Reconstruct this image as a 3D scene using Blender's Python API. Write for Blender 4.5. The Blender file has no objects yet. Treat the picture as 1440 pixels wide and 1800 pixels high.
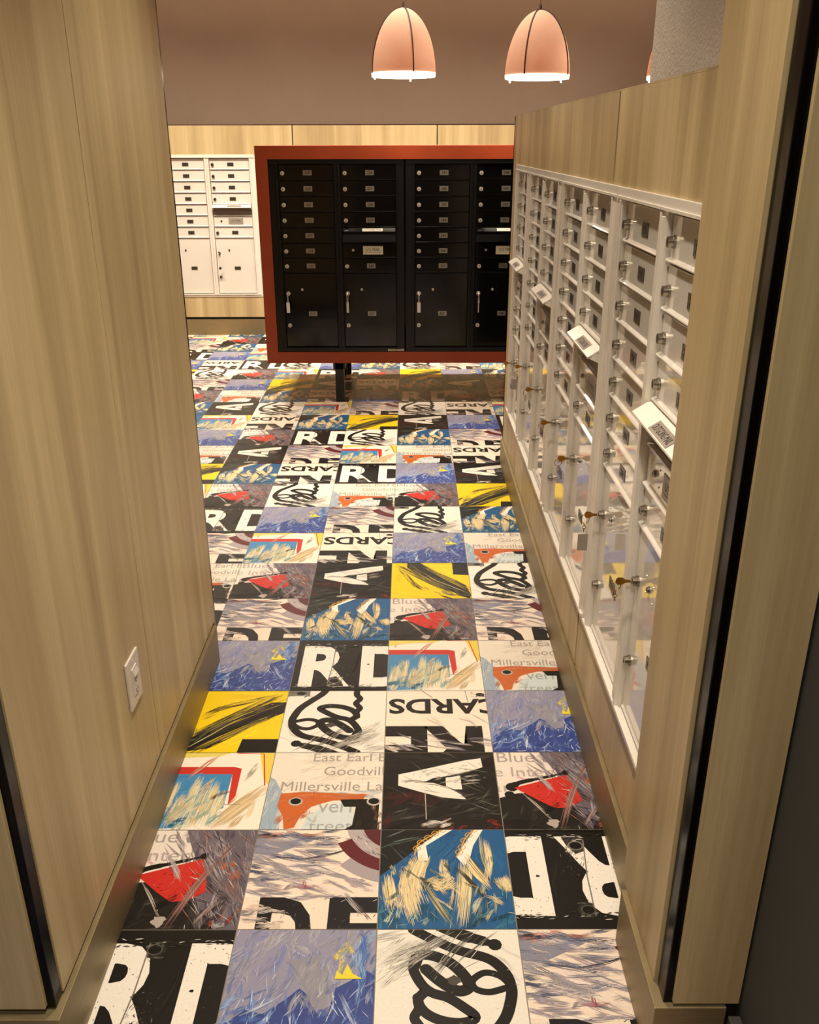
import bpy, bmesh, math, random
import numpy as np
from mathutils import Vector, Matrix
from mathutils.geometry import tessellate_polygon
from math import sin, cos, pi, radians as RAD

S = bpy.context.scene
C = S.collection
random.seed(7)

# ------------------------------------------------------------------ camera
cam = bpy.data.cameras.new('camera')
cam.sensor_fit = 'HORIZONTAL'
cam.sensor_width = 36.0
cam.lens = 36.0 * 1572.25 / 1440.0
cam.clip_start = 0.02
camo = bpy.data.objects.new('camera', cam)
C.objects.link(camo)
pitch, yaw, roll = 0.3926, -0.00054, -0.00197
f = Vector((sin(yaw) * cos(pitch), cos(yaw) * cos(pitch), -sin(pitch)))
r = Vector((cos(yaw), -sin(yaw), 0))
u = r.cross(f)
r2 = cos(roll) * r + sin(roll) * u
u2 = -sin(roll) * r + cos(roll) * u
camo.matrix_world = Matrix(((r2.x, u2.x, -f.x, 0.378), (r2.y, u2.y, -f.y, -1.450), (r2.z, u2.z, -f.z, 1.583), (0, 0, 0, 1)))
S.camera = camo

# ------------------------------------------------------------------ exposure, world, lights
S.view_settings.view_transform = 'Standard'
S.view_settings.look = 'None'
S.view_settings.gamma = 1.0
S.view_settings.use_curve_mapping = False
S.view_settings.exposure = 0.0
W = bpy.data.worlds.new('world')
W.use_nodes = True
W.node_tree.nodes['Background'].inputs[0].default_value = (1.0, 0.80, 0.62, 1)
W.node_tree.nodes['Background'].inputs[1].default_value = 0.02
S.world = W
S.cycles.max_bounces = 7
S.cycles.diffuse_bounces = 4
S.cycles.glossy_bounces = 4
S.cycles.sample_clamp_indirect = 4.0
S.cycles.caustics_reflective = False
S.cycles.caustics_refractive = False

WARM = (1.0, 0.865, 0.69)


def spot(name, loc, target, watts, size=120, blend=0.6, rad=0.05, col=WARM):
    l = bpy.data.lights.new(name, 'SPOT')
    l.energy = watts
    l.spot_size = RAD(size)
    l.spot_blend = blend
    l.shadow_soft_size = rad
    l.color = col
    o = bpy.data.objects.new(name, l)
    o.location = loc
    d = Vector(target) - Vector(loc)
    o.rotation_euler = d.to_track_quat('-Z', 'Y').to_euler()
    C.objects.link(o)
    return o


# recessed ceiling downlights (the ceiling itself is above the picture)
ZC = 3.0
for (x, y, w, sz, bl) in [
        (0.30, -0.30, 150, 72, 0.9), (0.30, 0.70, 112, 72, 0.8), (0.30, 1.65, 105, 72, 0.8), (0.30, 2.60, 100, 60, 0.8),
        (-0.1, 3.92, 66, 96, 0.5), (0.75, 3.92, 66, 96, 0.5),
        (-1.25, 2.9, 90, 90, 0.8), (-1.35, 4.70, 150, 104, 0.6),
        (-1.7, 5.45, 235, 128, 1.0), (-0.6, 5.45, 225, 128, 1.0), (0.5, 5.45, 225, 128, 1.0), (1.6, 5.45, 225, 128, 1.0),
        (1.9, 3.92, 90, 100, 0.6), (2.1, 4.70, 110, 100, 0.6)]:
    spot('downlight', (x, y, ZC - 0.02), (x, y, 0), w, sz, bl)
# unseen area light added to brighten the upper far wall like pendant glow
cv = bpy.data.lights.new('upper_wall_fill', 'AREA')
cv.shape = 'RECTANGLE'
cv.size = 5.6
cv.size_y = 0.06
cv.energy = 36
cv.color = (1.0, 0.73, 0.50)
co = bpy.data.objects.new('upper_wall_fill', cv)
co.location = (0.3, 5.75, 2.97)
co.rotation_euler = (RAD(58), 0, 0)
C.objects.link(co)
# softer light of the lobby behind the viewer
lb = bpy.data.lights.new('lobby_light', 'AREA')
lb.energy = 34
lb.size = 0.6
lb.color = (1.0, 0.90, 0.74)
lo = bpy.data.objects.new('lobby_light', lb)
lo.location = (0.35, -1.9, 2.95)
C.objects.link(lo)


# ------------------------------------------------------------------ colours and materials
def lin(h):
    h = h.lstrip('#')
    o = []
    for i in (0, 2, 4):
        c = int(h[i:i + 2], 16) / 255
        o.append(c / 12.92 if c <= 0.04045 else ((c + 0.055) / 1.055) ** 2.4)
    return tuple(o)


def mat(name, col, rough=0.5, metal=0.0, noise=0.06, scale=30, bump=0.0, bscale=60, coat=0.0, stretch=None, emit=None, spec=0.5):
    m = bpy.data.materials.new(name)
    m.use_nodes = True
    nt = m.node_tree
    b = nt.nodes['Principled BSDF']
    if isinstance(col, str):
        col = lin(col)
    tc = nt.nodes.new('ShaderNodeTexCoord')
    mp = nt.nodes.new('ShaderNodeMapping')
    if stretch:
        mp.inputs['Scale'].default_value = stretch
    nt.links.new(tc.outputs['Object'], mp.inputs[0])
    nz = nt.nodes.new('ShaderNodeTexNoise')
    nz.inputs['Scale'].default_value = scale
    nz.inputs['Detail'].default_value = 4
    nt.links.new(mp.outputs[0], nz.inputs['Vector'])
    rp = nt.nodes.new('ShaderNodeValToRGB')
    rp.color_ramp.elements[0].position = 0.3
    rp.color_ramp.elements[1].position = 0.7
    rp.color_ramp.elements[0].color = tuple(c * (1 - noise) for c in col) + (1,)
    rp.color_ramp.elements[1].color = tuple(min(1, c * (1 + noise)) for c in col) + (1,)
    nt.links.new(nz.outputs['Fac'], rp.inputs[0])
    nt.links.new(rp.outputs[0], b.inputs['Base Color'])
    b.inputs['Roughness'].default_value = rough
    b.inputs['Metallic'].default_value = metal
    b.inputs['Specular IOR Level'].default_value = spec
    b.inputs['Coat Weight'].default_value = coat
    if bump:
        bn = nt.nodes.new('ShaderNodeTexNoise')
        bn.inputs['Scale'].default_value = bscale
        bn.inputs['Detail'].default_value = 2
        nt.links.new(mp.outputs[0], bn.inputs['Vector'])
        bp = nt.nodes.new('ShaderNodeBump')
        bp.inputs['Strength'].default_value = 1.0
        bp.inputs['Distance'].default_value = bump
        nt.links.new(bn.outputs['Fac'], bp.inputs['Height'])
        nt.links.new(bp.outputs[0], b.inputs['Normal'])
    if emit:
        b.inputs['Emission Color'].default_value = tuple(emit[0]) + (1,)
        b.inputs['Emission Strength'].default_value = emit[1]
    return m


def wood(name, c1, c2, c3):
    m = bpy.data.materials.new(name)
    m.use_nodes = True
    nt = m.node_tree
    N, L = nt.nodes, nt.links
    b = N['Principled BSDF']
    tc = N.new('ShaderNodeTexCoord')

    def noise(scale, det, dist=0.0):
        mp = N.new('ShaderNodeMapping')
        mp.inputs['Scale'].default_value = scale
        L.new(tc.outputs['Object'], mp.inputs[0])
        nz = N.new('ShaderNodeTexNoise')
        nz.inputs['Scale'].default_value = 1
        nz.inputs['Detail'].default_value = det
        nz.inputs['Distortion'].default_value = dist
        L.new(mp.outputs[0], nz.inputs['Vector'])
        return nz.outputs['Fac']
    broad = noise((9, 9, 0.4), 3, 0.6)
    fine = noise((150, 150, 2.2), 4)
    pore = noise((420, 420, 14), 2)
    rp = N.new('ShaderNodeValToRGB')
    e = rp.color_ramp.elements
    e[0].position, e[0].color = 0.33, lin(c1) + (1,)
    e[1].position, e[1].color = 0.66, lin(c3) + (1,)
    k = e.new(0.5)
    k.color = lin(c2) + (1,)
    L.new(broad, rp.inputs[0])
    r3 = N.new('ShaderNodeMapRange')
    r3.inputs[1].default_value, r3.inputs[2].default_value = 0.3, 0.7
    r3.inputs[3].default_value, r3.inputs[4].default_value = 0.93, 1.06
    L.new(fine, r3.inputs[0])
    r4 = N.new('ShaderNodeMapRange')
    r4.inputs[1].default_value, r4.inputs[2].default_value = 0.35, 0.6
    r4.inputs[3].default_value, r4.inputs[4].default_value = 0.96, 1.02
    L.new(pore, r4.inputs[0])
    mu = N.new('ShaderNodeMath')
    mu.operation = 'MULTIPLY'
    L.new(r3.outputs[0], mu.inputs[0])
    L.new(r4.outputs[0], mu.inputs[1])
    mx = N.new('ShaderNodeVectorMath')
    mx.operation = 'SCALE'
    L.new(rp.outputs[0], mx.inputs[0])
    L.new(mu.outputs[0], mx.inputs['Scale'])
    L.new(mx.outputs[0], b.inputs['Base Color'])
    b.inputs['Roughness'].default_value = 0.42
    b.inputs['Specular IOR Level'].default_value = 0.35
    bp = N.new('ShaderNodeBump')
    bp.inputs['Distance'].default_value = 0.0002
    L.new(fine, bp.inputs['Height'])
    L.new(bp.outputs[0], b.inputs['Normal'])
    return m


M = {}
M['wood'] = wood('pale_oak_laminate', '#ae9870', '#c0ab80', '#d2bd92')
M['black_gloss'] = mat('black_gloss_trim', '#070606', 0.2, noise=0.1, bump=0.0006, bscale=14, spec=0.15)
M['seam'] = mat('dark_reveal', '#1d0f0a', 0.6)
M['bronze'] = mat('brushed_bronze', '#9a8a68', 0.5, metal=0.7, noise=0.12, scale=9, stretch=(2, 2, 60))
M['taupe'] = mat('taupe_paint', '#705f51', 0.85, noise=0.03, scale=4, bump=0.0006, bscale=120)
M['grey_plaster'] = mat('grey_plaster', '#c4b9b0', 0.9, noise=0.05, scale=14, bump=0.002, bscale=160)
M['charcoal'] = mat('charcoal_paint', '#3a3b39', 0.7, noise=0.05, scale=6)
M['ceiling'] = mat('ceiling_paint', '#b9aa9c', 0.9, noise=0.02)
M['grout'] = mat('grout', '#8d8272', 0.85, noise=0.1, scale=60)
M['white_gloss'] = mat('white_gloss_enamel', '#e2dcd3', 0.07, noise=0.02, scale=5, bump=0.0010, bscale=9, coat=0.6, spec=0.6)
M['white_frame'] = mat('white_enamel_frame', '#e6dfd5', 0.25, noise=0.02, scale=5)
M['white_hood'] = mat('white_enamel_hood', '#f2ebe1', 0.2, noise=0.02, scale=5)
M['black_enamel'] = mat('black_enamel', '#0a0908', 0.12, noise=0.05, scale=5, bump=0.0004, bscale=9, spec=0.5)
M['black_frame'] = mat('black_enamel_frame', '#12110f', 0.3, noise=0.05, scale=5, spec=0.35)
M['slot_dark'] = mat('grey_chute_metal', '#8f8580', 0.35, noise=0.03)
M['black_steel'] = mat('black_steel', '#0b0a0a', 0.4, noise=0.1)
M['grey_steel'] = mat('grey_steel', '#54524e', 0.45, noise=0.1, metal=0.4)
M['orange'] = mat('orange_red_powder_coat', '#98390f', 0.5, noise=0.04, scale=8)
M['nickel'] = mat('satin_nickel', '#dcd6c9', 0.34, metal=0.55, noise=0.05)  # lightened so locks stay bright in dark surroundings; shine put into the colour
M['nickel_dark'] = mat('dimmed_nickel', '#8f887b', 0.25, metal=0.95, noise=0.05)  # same nickel darkened to offset lamp reflections on the white banks' locks
M['keyway'] = mat('keyway_dark', '#2b2620', 0.5)
M['plate'] = mat('engraved_silver_plate', '#a39d90', 0.30, metal=0.7, noise=0.04)
M['plate_dark'] = mat('dark_number_plate', '#453e35', 0.25, metal=0.0, noise=0.04)  # darker, non-metal plate colour for the white banks
M['ink'] = mat('black_ink', '#15120f', 0.5)
M['label'] = mat('white_label', '#f3eee2', 0.5, noise=0.02)
M['label_gold'] = mat('cream_label', '#f0e7cf', 0.5, noise=0.02)
M['label_grey'] = mat('grey_label', '#9a9187', 0.35, noise=0.02)
M['brass'] = mat('brass', '#a67a33', 0.25, metal=1.0, noise=0.08)
M['tag_white'] = mat('white_key_tag', '#e9e4d8', 0.3, noise=0.03)
M['tag_dark'] = mat('dark_key_fob', '#4a4238', 0.3, metal=0.6)
M['plastic'] = mat('white_plastic', '#d9cfc4', 0.35, noise=0.01)
M['cord'] = mat('lamp_cord', '#6b5645', 0.6)
M['seamline'] = mat('shade_rib', '#3f291f', 0.6)

# lamp shade: thin translucent fabric
m = bpy.data.materials.new('peach_fabric_shade')
m.use_nodes = True
nt = m.node_tree
nt.nodes.clear()
out = nt.nodes.new('ShaderNodeOutputMaterial')
mixs = nt.nodes.new('ShaderNodeMixShader')
mixs.inputs[0].default_value = 0.38
d1 = nt.nodes.new('ShaderNodeBsdfDiffuse')
d2 = nt.nodes.new('ShaderNodeBsdfTranslucent')
nz = nt.nodes.new('ShaderNodeTexNoise')
nz.inputs['Scale'].default_value = 25
rp = nt.nodes.new('ShaderNodeValToRGB')
rp.color_ramp.elements[0].color = lin('#d3bba6') + (1,)
rp.color_ramp.elements[1].color = lin('#dec8b3') + (1,)
nt.links.new(nz.outputs[0], rp.inputs[0])
nt.links.new(rp.outputs[0], d1.inputs[0])
d2.inputs[0].default_value = lin('#eec2ab') + (1,)
nt.links.new(d1.outputs[0], mixs.inputs[1])
nt.links.new(d2.outputs[0], mixs.inputs[2])
nt.links.new(mixs.outputs[0], out.inputs[0])
M['shade'] = m
M['glow'] = mat('lamp_diffuser', '#fff2e0', 0.5, emit=((1.0, 0.83, 0.62), 9.0))

# printed tile: colour comes from the painted faces, with a little speckle
m = bpy.data.materials.new('printed_tile')
m.use_nodes = True
nt = m.node_tree
b = nt.nodes['Principled BSDF']
at = nt.nodes.new('ShaderNodeAttribute')
at.attribute_name = 'paint'
tc = nt.nodes.new('ShaderNodeTexCoord')
nz = nt.nodes.new('ShaderNodeTexNoise')
nz.inputs['Scale'].default_value = 170
nz.inputs['Detail'].default_value = 5
nt.links.new(tc.outputs['Object'], nz.inputs['Vector'])
mr = nt.nodes.new('ShaderNodeMapRange')
mr.inputs[1].default_value, mr.inputs[2].default_value = 0.3, 0.7
mr.inputs[3].default_value, mr.inputs[4].default_value = 0.95, 1.03
nt.links.new(nz.outputs['Fac'], mr.inputs[0])
vm = nt.nodes.new('ShaderNodeVectorMath')
vm.operation = 'SCALE'
nt.links.new(at.outputs['Color'], vm.inputs[0])
nt.links.new(mr.outputs[0], vm.inputs['Scale'])
nt.links.new(vm.outputs[0], b.inputs['Base Color'])
b.inputs['Roughness'].default_value = 0.34
b.inputs['Specular IOR Level'].default_value = 0.4
M['tile'] = m


# ------------------------------------------------------------------ mesh helpers
class MB:
    """collects simple shapes; build() links them as one mesh object"""

    def __init__(s):
        s.v, s.f, s.m, s.mats = [], [], [], []

    def mi(s, mt):
        if mt not in s.mats:
            s.mats.append(mt)
        return s.mats.index(mt)

    def add(s, vs, fs, mt):
        o = len(s.v)
        s.v += [tuple(p) for p in vs]
        k = s.mi(mt)
        for q in fs:
            s.f.append([o + i for i in q])
            s.m.append(k)

    def box(s, x0, x1, y0, y1, z0, z1, mt, bev=0.0):
        if bev <= 0:
            vs = [(x0, y0, z0), (x1, y0, z0), (x1, y1, z0), (x0, y1, z0), (x0, y0, z1), (x1, y0, z1), (x1, y1, z1), (x0, y1, z1)]
            s.add(vs, [(0, 3, 2, 1), (4, 5, 6, 7), (0, 1, 5, 4), (1, 2, 6, 5), (2, 3, 7, 6), (3, 0, 4, 7)], mt)
            return
        b = bmesh.new()
        bmesh.ops.create_cube(b, size=1)
        for w in b.verts:
            w.co = Vector(((x0 + x1) / 2 + w.co.x * (x1 - x0), (y0 + y1) / 2 + w.co.y * (y1 - y0), (z0 + z1) / 2 + w.co.z * (z1 - z0)))
        bmesh.ops.bevel(b, geom=b.edges[:], offset=bev, segments=2, affect='EDGES', profile=0.6)
        b.verts.index_update()
        s.add([w.co[:] for w in b.verts], [[w.index for w in fc.verts] for fc in b.faces], mt)
        b.free()

    def cyl(s, p0, p1, r0, r1=None, n=16, mt=None, caps=True):
        r1 = r0 if r1 is None else r1
        p0, p1 = Vector(p0), Vector(p1)
        d = (p1 - p0).normalized()
        a = d.orthogonal().normalized()
        c = d.cross(a)
        vs = []
        for p, rr in ((p0, r0), (p1, r1)):
            for i in range(n):
                t = 2 * pi * i / n
                vs.append(p + (a * cos(t) + c * sin(t)) * rr)
        fs = [(i, (i + 1) % n, n + (i + 1) % n, n + i) for i in range(n)]
        if caps:
            fs += [tuple(range(n))[::-1], tuple(range(n, 2 * n))]
        s.add(vs, fs, mt)

    def tube(s, pts, rad, mt, n=8, closed=False):
        pts = [Vector(p) for p in pts]
        k = len(pts)
        vs = []
        prev = None
        for i, p in enumerate(pts):
            if closed:
                d = pts[(i + 1) % k] - pts[i - 1]
            else:
                d = pts[min(i + 1, k - 1)] - pts[max(i - 1, 0)]
            d.normalize()
            a = d.orthogonal().normalized() if prev is None else (prev - d * prev.dot(d)).normalized()
            prev = a
            c = d.cross(a)
            rr = rad[i] if isinstance(rad, (list, tuple)) else rad
            for j in range(n):
                t = 2 * pi * j / n
                vs.append(p + (a * cos(t) + c * sin(t)) * rr)
        fs = []
        for i in range(k if closed else k - 1):
            for j in range(n):
                fs.append((i * n + j, i * n + (j + 1) % n, ((i + 1) % k) * n + (j + 1) % n, ((i + 1) % k) * n + j))
        if not closed:
            fs += [tuple(range(n))[::-1], tuple(range((k - 1) * n, k * n))]
        s.add(vs, fs, mt)

    def torus(s, c, ax, R_, r_, mt, n=24, m_=8):
        c, ax = Vector(c), Vector(ax).normalized()
        a = ax.orthogonal().normalized()
        b = ax.cross(a)
        s.tube([c + (a * cos(2 * pi * i / n) + b * sin(2 * pi * i / n)) * R_ for i in range(n)], r_, mt, m_, True)

    def build(s, name, parent=None, smooth=False, loc=None):
        me = bpy.data.meshes.new(name)
        me.from_pydata(s.v, [], s.f)
        for k in s.mats:
            me.materials.append(M[k] if isinstance(k, str) else k)
        me.polygons.foreach_set('material_index', s.m)
        if smooth:
            me.polygons.foreach_set('use_smooth', [True] * len(s.f))
            try:
                me.set_sharp_from_angle(angle=RAD(35))
            except Exception:
                pass
        me.update()
        o = bpy.data.objects.new(name, me)
        C.objects.link(o)
        if parent:
            o.parent = parent
        if loc:
            o.location = loc
        return o


def struct(o):
    o['kind'] = 'structure'
    return o


def tag(o, label, cat, group=None):
    o['label'] = label
    o['category'] = cat
    if group:
        o['group'] = group
    return o


def thing(name, label, cat, loc=(0, 0, 0), rz=0.0, group=None):
    o = bpy.data.objects.new(name, None)
    o.empty_display_size = 0.05
    C.objects.link(o)
    o.location = loc
    o.rotation_euler = (0, 0, rz)
    return tag(o, label, cat, group)


_tc = {}


def text_tris(s, bold=0.0):
    """triangles of a string in a unit-ish font space, fitted later"""
    k = (s, bold)
    if k in _tc:
        return _tc[k]
    cu = bpy.data.curves.new('lettering', 'FONT')
    cu.body = s
    cu.offset = bold
    cu.resolution_u = 3
    ob = bpy.data.objects.new('lettering', cu)
    C.objects.link(ob)
    dg = bpy.context.evaluated_depsgraph_get()
    me = bpy.data.meshes.new_from_object(ob.evaluated_get(dg))
    me.calc_loop_triangles()
    v = [(p.co.x, p.co.y) for p in me.vertices]
    t = [tuple(q.vertices) for q in me.loop_triangles]
    bpy.data.objects.remove(ob)
    bpy.data.curves.remove(cu)
    bpy.data.meshes.remove(me)
    xs = [p[0] for p in v]
    ys = [p[1] for p in v]
    x0, x1, y0, y1 = min(xs), max(xs), min(ys), max(ys)
    v = [((p[0] - x0) / (x1 - x0), (p[1] - y0) / (y1 - y0)) for p in v]
    _tc[k] = (v, t, (x1 - x0) / (y1 - y0))
    return _tc[k]


def text_on(mb, s, cx, cz, h, y, mt, bold=0.01, wmax=None):
    """flat lettering facing -y, centred on (cx, cz)"""
    v, t, asp = text_tris(s, bold)
    w = h * asp
    if wmax and w > wmax:
        w = wmax
    mb.add([(cx + (p[0] - 0.5) * w, y, cz + (p[1] - 0.5) * h) for p in v], t, mt)


# ------------------------------------------------------------------ floor of printed tiles
def clip(poly):
    for ax, sg, lim in ((0, 1, 0.0), (0, -1, -1.0), (1, 1, 0.0), (1, -1, -1.0)):
        o = []
        n = len(poly)
        for i in range(n):
            a, b = poly[i], poly[(i + 1) % n]
            da, db = sg * a[ax] - lim, sg * b[ax] - lim
            if da >= 0:
                o.append(a)
            if (da >= 0) != (db >= 0):
                t = da / (da - db)
                o.append((a[0] + (b[0] - a[0]) * t, a[1] + (b[1] - a[1]) * t))
        poly = o
        if len(poly) < 3:
            return []
    return poly


class Art:
    """paint on one tile: u across, v away, both 0..1; later shapes lie over earlier ones"""

    def __init__(s, bg, seed):
        s.tri = []
        s.z = 0
        s.R = random.Random(seed)
        s.poly([(0, 0), (1, 0), (1, 1), (0, 1)], bg)

    def _put(s, p, c):
        p = clip(p)
        for i in range(1, len(p) - 1):
            s.tri.append((p[0], p[i], p[i + 1], s.z, c))

    def poly(s, pts, c):
        c = lin(c) if isinstance(c, str) else c
        s.z += 1
        if len(pts) == 3:
            s._put(pts, c)
            return
        t = tessellate_polygon([[Vector((p[0], p[1], 0)) for p in pts]])
        for a in t:
            q = [pts[i] for i in a]
            ar = (q[1][0] - q[0][0]) * (q[2][1] - q[0][1]) - (q[2][0] - q[0][0]) * (q[1][1] - q[0][1])
            s._put(q if ar > 0 else q[::-1], c)

    def rect(s, a, b, c_, d, col):
        s.poly([(a, b), (c_, b), (c_, d), (a, d)], col)

    def disc(s, x, y, rx, col, ry=None, rot=0, n=18, a0=0, a1=2 * pi):
        ry = ry or rx
        pts = []
        for i in range(n):
            t = a0 + (a1 - a0) * i / n
            px, py = rx * cos(t), ry * sin(t)
            pts.append((x + px * cos(rot) - py * sin(rot), y + px * sin(rot) + py * cos(rot)))
        s.poly(pts, col)

    def line(s, pts, w, col, closed=False, smooth=6):
        if smooth:
            q = []
            n = len(pts)
            rng = n if closed else n - 1
            for i in range(rng):
                p0 = pts[(i - 1) % n] if closed or i > 0 else pts[0]
                p1, p2 = pts[i], pts[(i + 1) % n]
                p3 = pts[(i + 2) % n] if closed or i + 2 < n else pts[-1]
                for k in range(smooth):
                    t = k / smooth
                    q.append(tuple(0.5 * (2 * p1[j] + (p2[j] - p0[j]) * t + (2 * p0[j] - 5 * p1[j] + 4 * p2[j] - p3[j]) * t * t + (3 * p1[j] - p0[j] - 3 * p2[j] + p3[j]) * t ** 3) for j in (0, 1)))
            if not closed:
                q.append(pts[-1])
            pts = q
        col = lin(col) if isinstance(col, str) else col
        s.z += 1
        n = len(pts)
        L, Rr = [], []
        for i in range(n):
            a = pts[i - 1] if (closed or i > 0) else pts[0]
            b = pts[(i + 1) % n] if (closed or i < n - 1) else pts[-1]
            dx, dy = b[0] - a[0], b[1] - a[1]
            l = math.hypot(dx, dy) or 1
            ww = (w[min(len(w) - 1, int(i / n * len(w)))] if isinstance(w, (list, tuple)) else w) / 2
            L.append((pts[i][0] - dy / l * ww, pts[i][1] + dx / l * ww))
            Rr.append((pts[i][0] + dy / l * ww, pts[i][1] - dx / l * ww))
        for i in range(n if closed else n - 1):
            j = (i + 1) % n
            s._put([Rr[i], Rr[j], L[j], L[i]], col)
        if not closed:
            s.z += 1
            for e in (pts[0], pts[-1]):
                ww = (w[0] if isinstance(w, (list, tuple)) else w) / 2
                s._put([(e[0] + ww * cos(k * pi / 5), e[1] + ww * sin(k * pi / 5)) for k in range(10)], col)

    def text(s, st, x0, y0, x1, y1, col, bold=0.0, flip=False, slant=0.0):
        v, t, _ = text_tris(st, bold)
        col = lin(col)
        s.z += 1
        P = []
        for a, b in v:
            if flip:
                a, b = 1 - a, 1 - b
            P.append((x0 + a * (x1 - x0) + slant * (b - 0.5), y0 + b * (y1 - y0)))
        for q in t:
            s._put([P[i] for i in q], col)

    def scum(s, box, n, cols, ang, length=0.12, width=0.012, jit=0.35, shape=None):
        """dry-brush slivers scattered in box (u0,v0,u1,v1)"""
        R = s.R
        cols = [lin(c) for c in cols]
        for _ in range(n):
            x = R.uniform(box[0], box[2])
            y = R.uniform(box[1], box[3])
            if shape and not shape(x, y):
                continue
            a = RAD(ang) + R.gauss(0, jit * 0.5)
            l = length * R.uniform(0.3, 1.3) / 2
            w = width * R.uniform(0.3, 1.3) / 2
            dx, dy = cos(a), sin(a)
            k1, k2 = R.uniform(-0.5, 0), R.uniform(0, 0.5)
            c = R.choice(cols)
            g = R.uniform(0.85, 1.15)
            c = tuple(min(1, q * g) for q in c)
            s.z += 1
            s._put([(x - dx * l, y - dy * l), (x + dx * l * k1 + dy * w, y + dy * l * k1 - dx * w), (x + dx * l * k2 + dy * w * R.uniform(0.4, 1), y + dy * l * k2 - dx * w),
                    (x + dx * l, y + dy * l), (x + dx * l * k2 - dy * w, y + dy * l * k2 + dx * w), (x + dx * l * k1 - dy * w, y + dy * l * k1 + dx * w)], c)

    def brush(s, pts, w, cols, n=16, dry=0.35, taper=0.5):
        """one bristly stroke: hairs side by side along a path, each broken at random"""
        R = s.R
        cols = [lin(c) for c in cols]
        if len(pts) == 2:
            pts = [pts[0], ((pts[0][0] + pts[1][0]) / 2 + R.gauss(0, 0.008), (pts[0][1] + pts[1][1]) / 2 + R.gauss(0, 0.008)), pts[1]]
        m = len(pts) - 1
        s.z += 1

        def at(t):
            t = min(max(t, 0), 0.9999) * m
            i = int(t)
            q = t - i
            dx, dy = pts[i + 1][0] - pts[i][0], pts[i + 1][1] - pts[i][1]
            l = math.hypot(dx, dy) or 1
            return pts[i][0] + dx * q, pts[i][1] + dy * q, -dy / l, dx / l
        for i in range(n):
            o = ((i + 0.5) / n - 0.5) * w
            edge = abs(o) / (w / 2)
            t = R.uniform(0, 0.12 + 0.25 * edge)
            end = 1 - R.uniform(0, 0.12 + 0.3 * edge)
            c0 = R.choice(cols)
            while t < end:
                L = R.uniform(0.25, 1.0) if dry > 0 else 1
                t2 = min(end, t + L)
                g = R.uniform(0.85, 1.15)
                c = tuple(min(1, q * g) for q in c0)
                hw = w / n * R.uniform(0.34, 0.49)
                k = max(2, int((t2 - t) * m * 1.5) + 1)
                prev = None
                for j in range(k + 1):
                    q = t + (t2 - t) * j / k
                    x, y, nx, ny = at(q)
                    e = 1 if 0 < j < k else taper * 0.3
                    A = (x + nx * (o - hw * e), y + ny * (o - hw * e))
                    B = (x + nx * (o + hw * e), y + ny * (o + hw * e))
                    if prev:
                        s._put([prev[0], A, B, prev[1]], c)
                    prev = (A, B)
                t = t2 + R.uniform(0, dry * 0.5)

    def mass(s, pts, w, cols, n=16, dry=0.3):
        s.brush(pts, w * 0.8, cols[:2], 9, 0.0)
        s.brush(pts, w * 0.6, cols[:1], 5, 0.0)
        s.brush(pts, w, cols, n, dry)

    def field(s, box, n, cols, ang, length, width, jit=0.2, shape=None, hairs=9, dry=0.3):
        """many bristly strokes over a box"""
        R = s.R
        for _ in range(n):
            x, y = R.uniform(box[0], box[2]), R.uniform(box[1], box[3])
            if shape and not shape(x, y):
                continue
            a = RAD(ang) + R.gauss(0, jit)
            l = length * R.uniform(0.5, 1.2) / 2
            w = width * R.uniform(0.5, 1.3)
            base = R.choice(cols)
            s.brush([(x - cos(a) * l, y - sin(a) * l), (x + cos(a) * l, y + sin(a) * l)], w, [base, base, R.choice(cols)], max(3, int(hairs * w / width)), dry)

    def blotch(s, x, y, rx, ry, col, n=16, rough=0.25):
        R = s.R
        s.poly([(x + rx * cos(2 * pi * i / n) * R.uniform(1 - rough, 1 + rough), y + ry * sin(2 * pi * i / n) * R.uniform(1 - rough, 1 + rough)) for i in range(n)], col)

    def arrays(s):
        n = len(s.tri)
        V = np.zeros((n * 3, 3), np.float32)
        K = np.zeros((n, 3), np.float32)
        zt = max(s.z, 1)
        step = min(8e-6, 1.4e-3 / zt)
        for i, (a, b, c, z, col) in enumerate(s.tri):
            zz = z * step
            V[3 * i] = (a[0], a[1], zz)
            V[3 * i + 1] = (b[0], b[1], zz)
            V[3 * i + 2] = (c[0], c[1], zz)
            K[i] = col
        return V, K


INK, CREAM = '#14120f', '#f3e3d0'


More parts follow.
